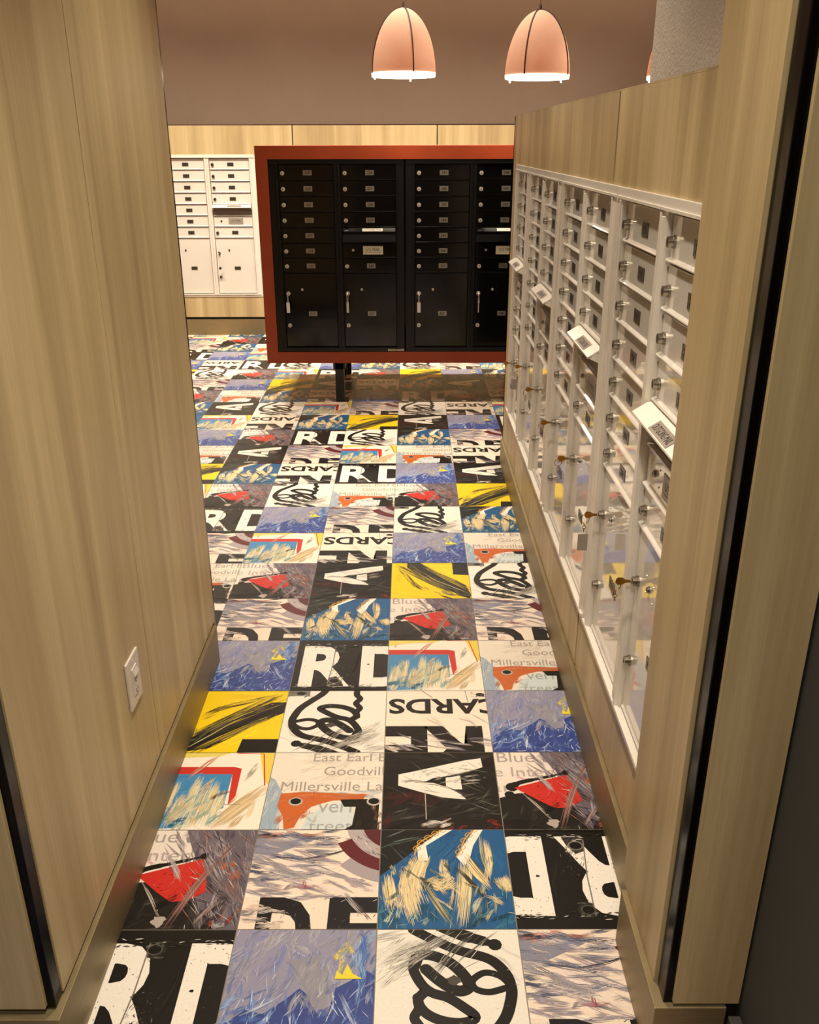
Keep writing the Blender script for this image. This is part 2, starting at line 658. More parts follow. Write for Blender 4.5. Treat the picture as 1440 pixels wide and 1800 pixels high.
def art_N():      # white R and D on black
    a = Art('#141210', 1)
    wt = '#f6eee2'
    a.text('R', 0.07, 0.075, 0.61, 0.885, wt, 0.035)
    a.text('D', 0.71, 0.075, 1.30, 0.885, wt, 0.035)
    a.poly([(0.405, 0.90), (0.52, 0.90), (0.54, 0.82), (0.48, 0.75), (0.41, 0.77)], '#2a2825')
    a.poly([(0.37, 0.08), (0.55, 0.08), (0.52, 0.18), (0.46, 0.27), (0.385, 0.24)], '#3a3733')
    a.field((0.41, 0.76, 0.53, 0.88), 9, ['#4a4742', '#26241f', '#8a857b'], 20, 0.10, 0.03, 0.8)
    a.field((0.39, 0.10, 0.52, 0.28), 10, ['#5c5851', '#2b2925', '#a39d92', '#efe6d9'], 60, 0.10, 0.03, 0.6)
    a.scum((0.40, 0.2, 0.60, 0.5), 80, ['#3a3733', '#1c1a18', '#6d685f'], 60, 0.03, 0.006, 1.2)
    a.line([(0.415, 0.88), (0.41, 0.50), (0.375, 0.12)], 0.010, '#7d776d', smooth=0)
    a.disc(0.46, 0.83, 0.056, '#55514a', 0.044)
    a.disc(0.46, 0.83, 0.046, '#0b0a09', 0.036)
    a.disc(0.445, 0.18, 0.062, '#7d776d', 0.05)
    a.disc(0.445, 0.18, 0.050, '#0b0a09', 0.04)
    for x, y, r in ((0.50, 0.36, 0.022), (0.53, 0.33, 0.014), (0.79, 0.50, 0.015), (0.87, 0.43, 0.018), (0.47, 0.40, 0.01)):
        a.blotch(x, y, r, r * 0.7, INK)
    a.scum((0.08, 0.06, 0.4, 0.9), 50, [INK], 40, 0.012, 0.006, 2)
    a.scum((0.72, 0.06, 1, 0.9), 45, [INK, '#5b564f'], 40, 0.012, 0.005, 2)
    a.field((0, 0.0, 1, 0.07), 6, ['#0f0e0c', '#2b2925'], 0, 0.4, 0.02, 0.05)
    a.scum((0, 0.05, 1, 0.12), 60, ['#e9dfd0', '#57524a', INK], 0, 0.05, 0.005, 0.5)
    a.scum((0, 0.85, 1, 0.92), 70, [INK, '#3a3631', '#d9d0c3'], 0, 0.05, 0.007, 0.5)
    a.brush([(0.62, 0.3), (0.70, 0.8)], 0.04, ['#1f1d1a', '#2c2a26'], 5)
    return a


def art_B():      # lavender sky over deep blue, small yellow crown
    a = Art('#9694ac', 2)
    a.field((0, 0.45, 1, 1), 46, ['#8a8aaa', '#a5a2b1', '#7d86b6', '#8f91ad', '#b0aeb8', '#9a97a8', '#a3a0a8'], 72, 0.3, 0.10, 0.5, hairs=8)
    pts = [(0, 0), (1, 0), (1, 0.62), (0.94, 0.66), (0.84, 0.58), (0.74, 0.52), (0.70, 0.30), (0.63, 0.34), (0.55, 0.48), (0.50, 0.52), (0.42, 0.44), (0.28, 0.33), (0.16, 0.36), (0, 0.22)]
    a.poly(pts, '#394a8c')
    a.field((0, 0, 1, 0.40), 34, ['#344689', '#3d529b', '#475da3', '#314180', '#4c66a8'], 55, 0.24, 0.09, 0.8, lambda x, y: y < 0.16 + 0.30 * x)
    a.poly([(0.40, 0.74), (0.62, 0.78), (0.70, 0.62), (0.68, 0.36), (0.60, 0.38), (0.54, 0.52), (0.46, 0.60)], '#93919d')
    a.field((0.42, 0.4, 0.7, 0.76), 12, ['#9b99a3', '#8c8b9b', '#a3a1a9'], 80, 0.2, 0.06, 0.3)
    a.field((0.0, 0.12, 0.34, 0.42), 14, ['#6f90cc', '#a3bbdf', '#5577bd', '#8da6d2'], 55, 0.26, 0.04, 0.4)
    a.field((0.88, 0.45, 1, 1), 12, ['#5b86c0', '#94b4d8', '#4166af'], 78, 0.3, 0.05, 0.3)
    a.field((0.0, 0.0, 1, 0.5), 22, ['#8aa0d2', '#6f86c4', '#a9b9de', '#5a72b8'], 66, 0.2, 0.018, 0.6, dry=0.8)
    a.scum((0.02, 0.02, 0.98, 0.5), 110, ['#dfe7f4', '#b7c8e6', '#8ea8d6', '#c9d4ec'], 70, 0.10, 0.006, 1.2)
    a.field((0.0, 0.4, 1, 1), 16, ['#b9bbd0', '#7f88b4', '#a2a6c4'], 72, 0.2, 0.025, 0.4, dry=0.8)
    a.scum((0.0, 0.5, 1, 1), 46, ['#c4c6d8', '#7f86b0', '#b7b2bb'], 70, 0.14, 0.007, 0.8)
    a.brush([(0.30, 0.02), (0.34, 0.2), (0.31, 0.34)], 0.02, ['#dbe3f2', '#b3c3e2'], 3)
    a.brush([(0.76, 0.50), (0.86, 0.30), (0.92, 0.16)], 0.035, ['#b4bfe2', '#9aa9d8'], 5)
    a.brush([(0.70, 0.28), (0.74, 0.40), (0.72, 0.52)], 0.016, ['#e6ecf6'], 3)
    a.brush([(0.10, 0.30), (0.30, 0.40), (0.42, 0.50)], 0.016, ['#c9d6ee'], 3)
    a.poly([(0.73, 0.59), (0.74, 0.66), (0.78, 0.62), (0.81, 0.71), (0.85, 0.63), (0.92, 0.59)], '#f0dc3a')
    a.field((0.73, 0.62, 0.84, 0.84), 6, ['#f0dc3a', '#e5d874'], 84, 0.12, 0.03, 0.3)
    a.field((0.1, 0.0, 1, 0.03), 5, ['#dfe3ee', '#96a6cf'], 2, 0.2, 0.012, 0.1)
    return a


def art_S():      # thick looping brush signature
    a = Art('#f3ecdf', 3)
    G = ['#c2bcb2', '#a39e95', '#dad3c7', '#8b867e']
    a.field((0.62, 0.04, 1, 0.34), 9, G, 32, 0.5, 0.06, 0.12, dry=0.6)
    a.field((0.0, 0.08, 0.28, 0.4), 5, ['#d9d2c6', '#c5beb2'], 140, 0.3, 0.04, 0.2, dry=0.7)
    B = '#15130f'
    a.line([(0.745, 0.0), (0.58, 0.10), (0.42, 0.18), (0.22, 0.25), (0.12, 0.36), (0.09, 0.48), (0.105, 0.58), (0.15, 0.70), (0.24, 0.82), (0.34, 0.94), (0.38, 1.02)], 0.078, B)
    a.line([(0.10, 0.45), (0.16, 0.385), (0.26, 0.36), (0.345, 0.42), (0.33, 0.485), (0.24, 0.51), (0.13, 0.48)], 0.05, B)
    a.line([(0.56, -0.04), (0.40, 0.045), (0.29, 0.085), (0.17, 0.13)], [0.10, 0.10, 0.085, 0.06], B)
    a.line([(0.735, 0.30), (0.70, 0.22), (0.60, 0.225), (0.48, 0.29), (0.39, 0.40), (0.375, 0.475), (0.45, 0.50), (0.56, 0.43), (0.66, 0.33)], 0.084, B)
    a.line([(0.73, 0.24), (0.745, 0.33), (0.69, 0.45), (0.62, 0.515), (0.52, 0.55), (0.42, 0.62), (0.345, 0.695), (0.43, 0.735), (0.56, 0.72), (0.67, 0.66), (0.715, 0.57), (0.66, 0.50)], 0.072, B)
    a.line([(0.72, 0.55), (0.71, 0.63), (0.74, 0.70), (0.70, 0.78), (0.735, 0.86), (0.70, 0.93), (0.70, 1.02)], 0.066, B)
    a.brush([(0.44, 0.02), (0.66, 0.16), (0.99, 0.30)], 0.09, ['#8d8880', '#b3aca1', '#cfc8bc', '#69655e'], 14, 0.6)
    a.brush([(0.60, 0.16), (0.80, 0.30), (0.99, 0.52)], 0.06, ['#b3aca1', '#cfc8bc', '#8d8880'], 9, 0.7)
    a.brush([(0.30, 0.02), (0.48, 0.20), (0.62, 0.42)], 0.045, ['#6f6b64', '#908b82', '#4d4a45'], 6)
    a.brush([(0.12, 0.0), (0.32, 0.16), (0.50, 0.34)], 0.02, ['#8d8880', '#5a564f'], 4)
    a.brush([(0.50, 0.0), (0.72, 0.22), (0.95, 0.36)], 0.03, ['#8d8880', '#b3aca1'], 5, 0.7)
    a.blotch(0.47, 0.42, 0.05, 0.035, '#4b4741')
    a.scum((0.3, 0.0, 0.9, 0.4), 24, ['#8b867e', '#c9c2b6'], 42, 0.2, 0.005, 0.25)
    a.rect(0.0, 0.91, 0.22, 1.0, '#7d786f')
    a.field((0, 0.9, 0.24, 1), 7, ['#4b4843', '#a9a397', '#2a2824'], 5, 0.12, 0.03, 0.3)
    a.disc(0.13, 0.955, 0.05, '#15130f', 0.03)
    a.scum((0, 0, 1, 1), 26, ['#b9b2a6'], 50, 0.03, 0.004, 2)
    return a


def art_K():      # upside-down letters on cream
    a = Art('#f6e6d3', 4)
    a.field((0, 0, 1, 1), 10, ['#efdcc9', '#f9eee0', '#efe0d6'], 10, 0.4, 0.1, 0.4, dry=0.6)
    a.text('CARDS', 0.02, 0.60, 1.17, 0.86, '#16130f', 0.03, flip=True)
    a.text('RE', -0.02, -0.34, 0.93, 0.40, '#16130f', 0.04, flip=True)
    a.field((0.0, 0.02, 0.22, 0.12), 5, ['#efe1d2', '#b5abb6', '#cfc6c6'], 165, 0.2, 0.04, 0.2)
    a.field((0.4, 0.06, 1.0, 0.18), 10, ['#d3c8c4', '#8f8796', '#f0e2d2', '#6b6570'], 168, 0.4, 0.035, 0.12, dry=0.6)
    a.field((0.2, 0.40, 1.0, 0.56), 5, ['#d6cabf', '#b5adae', '#e6d8c8'], 140, 0.3, 0.02, 0.2, dry=0.8)
    a.line([(0.36, 1.0), (0.46, 0.88)], 0.007, '#5a544c', smooth=0)
    a.line([(0.80, 1.0), (0.82, 0.8)], 0.006, '#5a544c', smooth=0)
    a.field((0.0, 0.0, 1.0, 0.3), 12, ['#efe1d2', '#a39ca3', '#4a454c', '#d9cdc6'], 160, 0.3, 0.02, 0.3, dry=0.8)
    a.disc(0.95, 0.93, 0.045, '#211f1c', 0.032)
    a.scum((0.86, 0.88, 1, 0.98), 14, ['#8b857b', '#4d4943'], 40, 0.04, 0.01, 1.2)
    return a


def art_T():      # grey place names over orange and black
    a = Art('#ebe0d0', 5)
    a.field((0, 0.45, 1, 1), 14, ['#e2d7c8', '#f1e7d8', '#dad0c6', '#e6d8c7'], 25, 0.4, 0.14, 0.5, dry=0.5)
    a.poly([(0, 0), (0.16, 0), (0.13, 0.45), (0.05, 0.62), (0, 0.66)], '#9fb0bf')
    a.field((0, 0, 0.16, 0.7), 14, ['#a9b4bf', '#8fa3b5', '#c9c9c6', '#7e9ab3', '#dcd3c6'], 82, 0.3, 0.06, 0.2, lambda x, y: x < 0.18 - y * 0.16)
    g = '#a39a90'
    a.text('East Earl Blue', 0.36, 0.875, 1.22, 0.99, g, 0.0)
    a.text('Goodville', 0.47, 0.68, 1.09, 0.80, g, 0.0)
    a.text('Millersville Lan', 0.11, 0.475, 1.08, 0.595, g, 0.0)
    a.field((0.15, 0.38, 1, 0.46), 10, ['#b4bfc9', '#a5b5c3', '#ccd2d5'], 0, 0.3, 0.04, 0.06)
    a.poly([(0.12, 0.44), (0.30, 0.46), (0.86, 0.43), (0.84, 0.365), (0.58, 0.35), (0.48, 0.31), (0.40, 0.27), (0.32, 0.16), (0.28, 0.02), (0.20, 0.0), (0.17, 0.16), (0.11, 0.28)], '#c9662f')
    a.field((0.14, 0.08, 0.42, 0.44), 12, ['#cf6430', '#bd5a2d', '#dd7c48', '#b96b48'], 60, 0.14, 0.05, 0.8)
    a.field((0.35, 0.37, 0.85, 0.43), 7, ['#cf6430', '#c2774f', '#d98a5f'], 0, 0.3, 0.03, 0.1)
    a.poly([(0.34, 0.0), (0.38, 0.16), (0.50, 0.27), (0.70, 0.33), (0.76, 0.28), (0.77, 0.06), (0.72, 0.0)], '#d2dbdb')
    a.field((0.36, 0.02, 0.5, 0.2), 6, ['#d2dbdb', '#b9c2c2', '#a9aaa4'], 40, 0.12, 0.03, 0.5)
    a.text('vern', 0.46, 0.20, 0.80, 0.31, '#a3a9a6', 0.0)
    a.text('treet', 0.40, -0.02, 0.76, 0.08, '#a3a9a6', 0.0)
    a.poly([(0.64, 0.36), (0.98, 0.37), (0.97, 0.0), (0.70, 0.0), (0.76, 0.05), (0.78, 0.27), (0.68, 0.27)], '#15130f')
    a.field((0.80, 0.0, 1, 0.30), 8, ['#24211d', '#3a2a20', '#191613'], 80, 0.2, 0.04, 0.3)
    a.field((0.93, 0.0, 1, 0.3), 5, ['#c56737', '#9b7a66', '#5b3a2a'], 90, 0.12, 0.03, 0.3)
    for x in (0.26, 0.93):
        a.disc(x, 0.335, 0.062, '#b9b3aa', 0.052)
        a.disc(x, 0.34, 0.046, '#0f0d0b', 0.038)
    return a


def art_A():      # worn white A lying on its side, on black
    a = Art('#1b1917', 6)
    a.field((0, 0, 1, 1), 34, ['#141312', '#242220', '#302e2b', '#1c1a19', '#3a3835'], 12, 0.5, 0.07, 0.3, dry=0.6)
    a.field((0, 0.0, 0.5, 0.45), 10, ['#3d1f1d', '#4c201d', '#2a1b1a'], 30, 0.3, 0.08, 0.5, dry=0.6)
    a.field((0.5, 0.0, 1, 0.12), 8, ['#6b2622', '#93302b', '#3d1f1d'], 10, 0.12, 0.03, 0.5)
    w = '#f0e8db'
    a.poly([(0.13, 0.69), (0.28, 0.735), (0.73, 0.885), (0.88, 0.915), (0.89, 0.79), (0.80, 0.745), (0.68, 0.69), (0.55, 0.665), (0.44, 0.64), (0.38, 0.60), (0.26, 0.575), (0.13, 0.55)], w)
    a.poly([(0.55, 0.645), (0.68, 0.675), (0.69, 0.49), (0.62, 0.49), (0.55, 0.53)], w)
    a.poly([(0.13, 0.61), (0.28, 0.585), (0.44, 0.575), (0.56, 0.52), (0.68, 0.42), (0.72, 0.36), (0.52, 0.385), (0.33, 0.455), (0.13, 0.54)], w)
    a.brush([(0.14, 0.60), (0.28, 0.60), (0.40, 0.59)], 0.03, ['#6f6a62', '#b5aea2', '#3c3935'], 5)
    a.brush([(0.30, 0.565), (0.48, 0.55), (0.68, 0.44)], 0.014, ['#6a665e', '#8f897e', '#3a3733'], 3, 0.2)
    a.brush([(0.50, 0.655), (0.70, 0.70), (0.90, 0.785)], 0.022, ['#4b4741', '#2c2a27'], 4, 0.1)
    a.field((0.14, 0.56, 0.9, 0.88), 9, ['#b9b2a6', '#8f897e', '#d9d1c4'], 16, 0.2, 0.02, 0.15, lambda x, y: y < 0.72 + 0.2 * (x - 0.3), dry=0.8)
    a.scum((0.14, 0.56, 0.9, 0.9), 50, ['#3c3935', '#8f897e'], 16, 0.05, 0.006, 0.9, lambda x, y: y < 0.74 + 0.2 * (x - 0.3))
    a.field((0.70, 0.24, 1, 0.46), 7, ['#4a4742', '#6d6963', '#35332f'], 18, 0.24, 0.03, 0.15, dry=0.7)
    a.line([(0.365, 0.46), (0.37, 0.12)], 0.008, '#b9b2a6', smooth=0)
    a.field((0.38, 0.04, 0.56, 0.11), 7, ['#d5cdbf', '#8a8379', '#efe6d8'], 12, 0.16, 0.03, 0.3)
    a.field((0, 0, 1, 1), 14, ['#55514b', '#3d3a36', '#6f6a63'], 18, 0.3, 0.02, 0.5, dry=0.8)
    a.scum((0.1, 0.2, 0.9, 0.98), 30, ['#7a756c', '#9b958a'], 150, 0.25, 0.004, 0.4)
    return a


def art_R():      # red wedge under mauve scratches
    a = Art('#ecdfd3', 7)
    a.text('rl Blue Bal', -0.16, 0.86, 0.66, 1.0, '#a99d96', 0.0)
    a.text('ville Inter', -0.24, 0.66, 0.50, 0.79, '#b3a69f', 0.0)
    a.text('Lan', -0.18, 0.46, 0.14, 0.58, '#b3a69f', 0.0)
    a.field((0.14, 0.62, 0.36, 0.78), 4, ['#d19aa4', '#dcb3b6'], 120, 0.14, 0.02, 0.4, dry=0.8)
    a.poly([(0.0, 0.0), (1, 0), (1, 0.5), (0.6, 0.45), (0.16, 0.44), (0, 0.38)], '#1b1916')
    mv = ['#6f6572', '#8d8288', '#55495a', '#a59b9d', '#625762', '#463e48', '#7d7076']
    a.poly([(0.42, 1.0), (1, 1), (1, 0.0), (0.84, 0.0), (0.62, 0.30), (0.60, 0.62), (0.50, 0.80)], '#6a606a')
    a.field((0.45, 0.5, 1, 1), 34, mv, 112, 0.34, 0.07, 0.25, lambda x, y: x > 0.38 + (1 - y) * 0.25, dry=0.5)
    a.field((0.64, 0.1, 1, 0.6), 26, mv + ['#3a3538', '#5e504e', '#8b6456'], 122, 0.3, 0.07, 0.4, dry=0.5)
    a.field((0.6, 0.0, 1, 0.25), 12, ['#242120', '#37322f', '#5a4f4c'], 60, 0.2, 0.06, 0.4)
    a.line([(0.10, 0.51), (0.20, 0.58), (0.40, 0.64), (0.62, 0.71)], [0.07, 0.05, 0.035, 0.02], '#17140f')
    a.disc(0.12, 0.52, 0.055, '#17140f')
    a.disc(0.09, 0.42, 0.045, '#17140f')
    a.poly([(0.14, 0.51), (0.36, 0.59), (0.62, 0.68), (0.68, 0.50), (0.70, 0.34), (0.58, 0.26), (0.46, 0.25), (0.34, 0.34)], '#cb2f26')
    a.field((0.26, 0.34, 0.66, 0.60), 9, ['#bd2b22', '#d8443a', '#a0241d'], 60, 0.14, 0.04, 0.7, lambda x, y: y < 0.48 + x * 0.2 and y > 0.58 - x * 0.5, dry=0.7)
    a.scum((0.3, 0.28, 0.68, 0.6), 46, ['#8e1c18', '#2b1512', '#e2604f'], 40, 0.05, 0.006, 1.3, lambda x, y: y < 0.48 + x * 0.2 and y > 0.54 - x * 0.5)
    a.field((0.0, 0.0, 0.6, 0.26), 12, ['#272421', '#35322e', '#191714', '#4d4943'], 35, 0.3, 0.04, 0.4, dry=0.8)
    a.brush([(0.16, 0.50), (0.30, 0.30), (0.44, 0.06)], 0.024, ['#c9bcb0', '#a0948a'], 4, 0.1)
    a.blotch(0.42, 0.07, 0.05, 0.05, '#b3a69c')
    a.field((0.35, 0.55, 0.8, 0.98), 16, ['#b5aaa8', '#8d8288', '#cfc3bc', '#625762'], 118, 0.36, 0.03, 0.2, lambda x, y: x > 0.2 + (1 - y) * 0.4, dry=0.7)
    a.scum((0.55, 0.0, 1, 1), 90, ['#c9bfba', '#39333b', '#9b9092', '#a56f5c'], 118, 0.16, 0.006, 0.5)
    a.brush([(0.47, -0.02), (0.58, 0.30), (0.70, 0.60), (0.86, 0.88)], 0.06, ['#b07f70', '#94665c', '#c39a8c', '#8a6f70'], 10, 0.15)
    a.brush([(0.66, 0.02), (0.84, 0.28)], 0.03, ['#a68980', '#c0aaa0'], 5, 0.1)
    a.brush([(0.60, 0.68), (0.76, 0.44), (0.98, 0.22)], 0.03, ['#8d8187', '#b0a6a4'], 5, 0.3)
    a.field((0.76, 0.46, 0.92, 0.62), 4, ['#b5633f', '#b0664c'], 120, 0.12, 0.05, 0.3)
    a.field((0.70, 0.0, 0.96, 0.1), 4, ['#8a8f8e', '#b5b6b0', '#a9432f'], 60, 0.1, 0.04, 0.6)
    return a


def art_D():      # letters and dark red arcs under blue-grey streaks
    a = Art('#f5e2ce', 8)
    st = ['#6c7085', '#8b8c9c', '#535871', '#a7a3ab', '#bdb3b6', '#5f637c']
    a.field((0, 0.25, 1, 1), 14, ['#ecd6c8', '#f8ebdb', '#e2d0ca', '#ecdcd4'], -12, 0.5, 0.12, 0.25, dry=0.6)
    a.poly([(0, 0.72), (0, 0.96), (0.3, 0.95), (0.46, 0.88), (0.30, 0.80), (0.14, 0.72)], '#8b8b9c')
    a.field((0, 0.45, 0.6, 1), 64, st + ['#e6d6cc', '#474c66'], -6, 0.36, 0.05, 0.16, lambda x, y: a.R.random() < (y - 0.25) * 1.9 * (1.1 - x), dry=0.5)
    a.field((0.1, 0.3, 0.9, 0.95), 26, ['#c3b3b4', '#a39ca8', '#8b8b9c', '#e9d7cf', '#b5a3ab'], -14, 0.30, 0.035, 0.25, dry=0.7)
    a.field((0.0, 0.28, 0.5, 0.5), 12, ['#b9aeb5', '#9a94a5', '#d9c9c6'], -16, 0.3, 0.04, 0.2, dry=0.6)
    a.field((0.25, 0.35, 0.8, 0.9), 9, st, -24, 0.4, 0.025, 0.12, dry=0.8)
    a.brush([(0.30, 0.66), (0.60, 0.72), (0.98, 0.88)], 0.02, ['#3d3c48', '#5d5b66'], 4, 0.3)
    a.field((0.0, 0.92, 0.45, 1), 6, ['#e9a38e', '#2c2b38', '#d48f80', '#2c2b38'], 4, 0.2, 0.03, 0.1)
    dr = '#63242a'

    def arc(r0, r1, a0, a1, col):
        p = [(1.16 + r1 * cos(a0 + (a1 - a0) * i / 12), 1.08 + r1 * sin(a0 + (a1 - a0) * i / 12)) for i in range(13)]
        q = [(1.16 + r0 * cos(a0 + (a1 - a0) * i / 12), 1.08 + r0 * sin(a0 + (a1 - a0) * i / 12)) for i in range(12, -1, -1)]
        a.poly(p + q, col)
    arc(0.54, 0.66, RAD(225), RAD(262), '#a99ea2')
    arc(0.30, 0.44, RAD(185), RAD(262), '#b5a9aa')
    a.scum((0.70, 0.5, 1, 0.96), 120, ['#8d8087', '#5a5460', '#dccfc7'], 128, 0.07, 0.008, 0.4, lambda x, y: 0.31 < math.hypot(x - 1.16, y - 1.08) < 0.43)
    arc(0.43, 0.55, RAD(205), RAD(262), dr)
    arc(0.14, 0.31, RAD(180), RAD(262), '#5a232b')
    a.brush([(0.33, 0.40), (0.55, 0.40)], 0.035, ['#8f4a58', '#b98088'], 5, 0.2)
    a.brush([(0.42, 0.46), (0.44, 0.36)], 0.03, ['#8f4a58', '#a3606c'], 4, 0.2)
    a.text('D', 0.12, -0.34, 0.53, 0.29, '#17161a', 0.045)
    a.text('E', 0.64, -0.34, 1.06, 0.29, '#17161a', 0.045)
    a.field((0.0, 0.0, 0.26, 0.22), 8, ['#efdccb', '#b5acb3', '#8d8893'], -15, 0.2, 0.05, 0.3)
    a.scum((0.1, 0.0, 1, 0.3), 26, ['#4a4850', '#c9bcb4'], 60, 0.04, 0.005, 1.0)
    a.brush([(0.74, 0.34), (0.84, 0.2), (0.96, 0.06)], 0.05, ['#8f8b93', '#b6adab', '#5a5862'], 7, 0.5)
    return a


def art_W():      # cream feathers over blue and black
    a = Art('#225c8f', 9)
    a.field((0.2, 0.3, 1, 1), 14, ['#205683', '#276495', '#1e507c'], 70, 0.4, 0.14, 0.4, dry=0.3)
    a.poly([(0, 1), (0.52, 1), (0.34, 0.84), (0.22, 0.72), (0.0, 0.5)], '#171917')
    a.field((0, 0, 1, 0.22), 20, ['#1a4f6c', '#2b6f8d', '#15435c', '#3f7f93', '#1d4a63'], 78, 0.24, 0.07, 0.3, dry=0.4)
    a.field((0.0, 0.8, 0.32, 1), 4, ['#5f6d6b', '#8d9996'], 24, 0.4, 0.012, 0.1)
    wh = '#f8f1e4'
    a.poly([(0.50, 1.0), (0.58, 1.0), (0.36, 0.82), (0.38, 0.66), (0.30, 0.66), (0.29, 0.80)], wh)
    a.poly([(0.83, 1.0), (0.76, 1.0), (0.66, 0.82), (0.60, 0.70), (0.66, 0.60), (0.71, 0.70), (0.74, 0.82)], wh)
    ye = '#d3a04a'
    for p in ([(0.50, 1.0), (0.40, 0.93), (0.30, 0.84), (0.27, 0.72)], [(0.76, 1.0), (0.68, 0.90), (0.64, 0.78), (0.60, 0.70)]):
        a.line(p, 0.012, ye)
        for k in range(5):
            t = k / 5
            i = min(2, int(t * 3))
            x = p[i][0] + (p[i + 1][0] - p[i][0]) * (t * 3 - i)
            y = p[i][1] + (p[i + 1][1] - p[i][1]) * (t * 3 - i)
            a.line([(x - 0.03, y), (x, y + 0.03), (x + 0.03, y), (x, y - 0.03)], 0.007, ye, closed=True, smooth=3)
    cr = ['#ecd7a8', '#e7cd98', '#f0deb4', '#dfc58e']
    B_ = a.mass
    B_([(0.34, 0.74), (0.28, 0.58), (0.24, 0.40), (0.30, 0.2)], 0.17, cr, 22, 0.1)
    B_([(0.24, 0.56), (0.20, 0.34), (0.27, 0.02)], 0.15, cr, 18, 0.12)
    B_([(0.50, 0.68), (0.49, 0.54), (0.56, 0.44)], 0.08, cr + ['#8fa19a'], 10, 0.2)
    B_([(0.36, 0.46), (0.50, 0.40), (0.58, 0.48)], 0.14, cr + ['#c9b583'], 14, 0.25)
    B_([(0.06, 0.52), (0.08, 0.34), (0.10, 0.16)], 0.11, cr + ['#4d5a50', '#8a9478'], 14, 0.3)
    B_([(0.66, 0.66), (0.66, 0.44), (0.60, 0.0)], 0.13, cr + ['#6f7a5c', '#a5a57e'], 18, 0.25)
    B_([(0.66, 0.72), (0.76, 0.52), (0.86, 0.36)], 0.10, cr + ['#4d4a38', '#7d7a58'], 14, 0.3)
    B_([(0.84, 0.90), (0.86, 0.66), (0.82, 0.42)], 0.06, cr + ['#b9a878'], 9, 0.15)
    B_([(0.92, 0.50), (0.96, 0.40), (1.0, 0.34)], 0.12, cr, 12, 0.2)
    B_([(0.32, 0.46), (0.44, 0.22), (0.56, 0.0)], 0.06, ['#5d6d66', '#3a4a4a', '#c9b583', '#8d9a86'], 9, 0.15)
    B_([(0.58, 0.60), (0.70, 0.44), (0.80, 0.26)], 0.04, ['#2d2f28', '#6f6a4a', '#39403e'], 7, 0.2)
    B_([(0.30, 0.50), (0.42, 0.36)], 0.03, ['#55523c', '#2c2c24'], 5, 0.2)
    B_([(0.80, 1.0), (0.80, 0.7), (0.84, 0.5)], 0.03, ['#8b9a86', '#c9b583', '#5a7c8d'], 5, 0.3)
    a.field((0.05, 0.1, 0.95, 0.62), 26, cr + ['#8a9478', '#5c6a60', '#2e3a38', '#b9a878'], 100, 0.22, 0.035, 0.5, lambda x, y: y < 0.66 - 0.2 * abs(x - 0.4), dry=0.5)
    a.field((0.0, 0.5, 0.3, 0.8), 5, ['#6a7672', '#2f3835'], 130, 0.3, 0.012, 0.2, dry=0.7)
    a.field((0.7, 0.05, 1, 0.36), 8, ['#8fb0ac', '#2f7390', '#d0dcc4', '#1d4a63'], 60, 0.24, 0.03, 0.4, dry=0.7)
    a.field((0.0, 0.0, 0.5, 0.16), 6, ['#9fb9ac', '#3a7f92', '#d7e0c6'], 75, 0.16, 0.03, 0.3, dry=0.7)
    a.scum((0.0, 0.0, 1, 0.5), 36, ['#9fb9ac', '#d7e0c6', '#6a9aa5'], 70, 0.10, 0.005, 1.4)
    return a


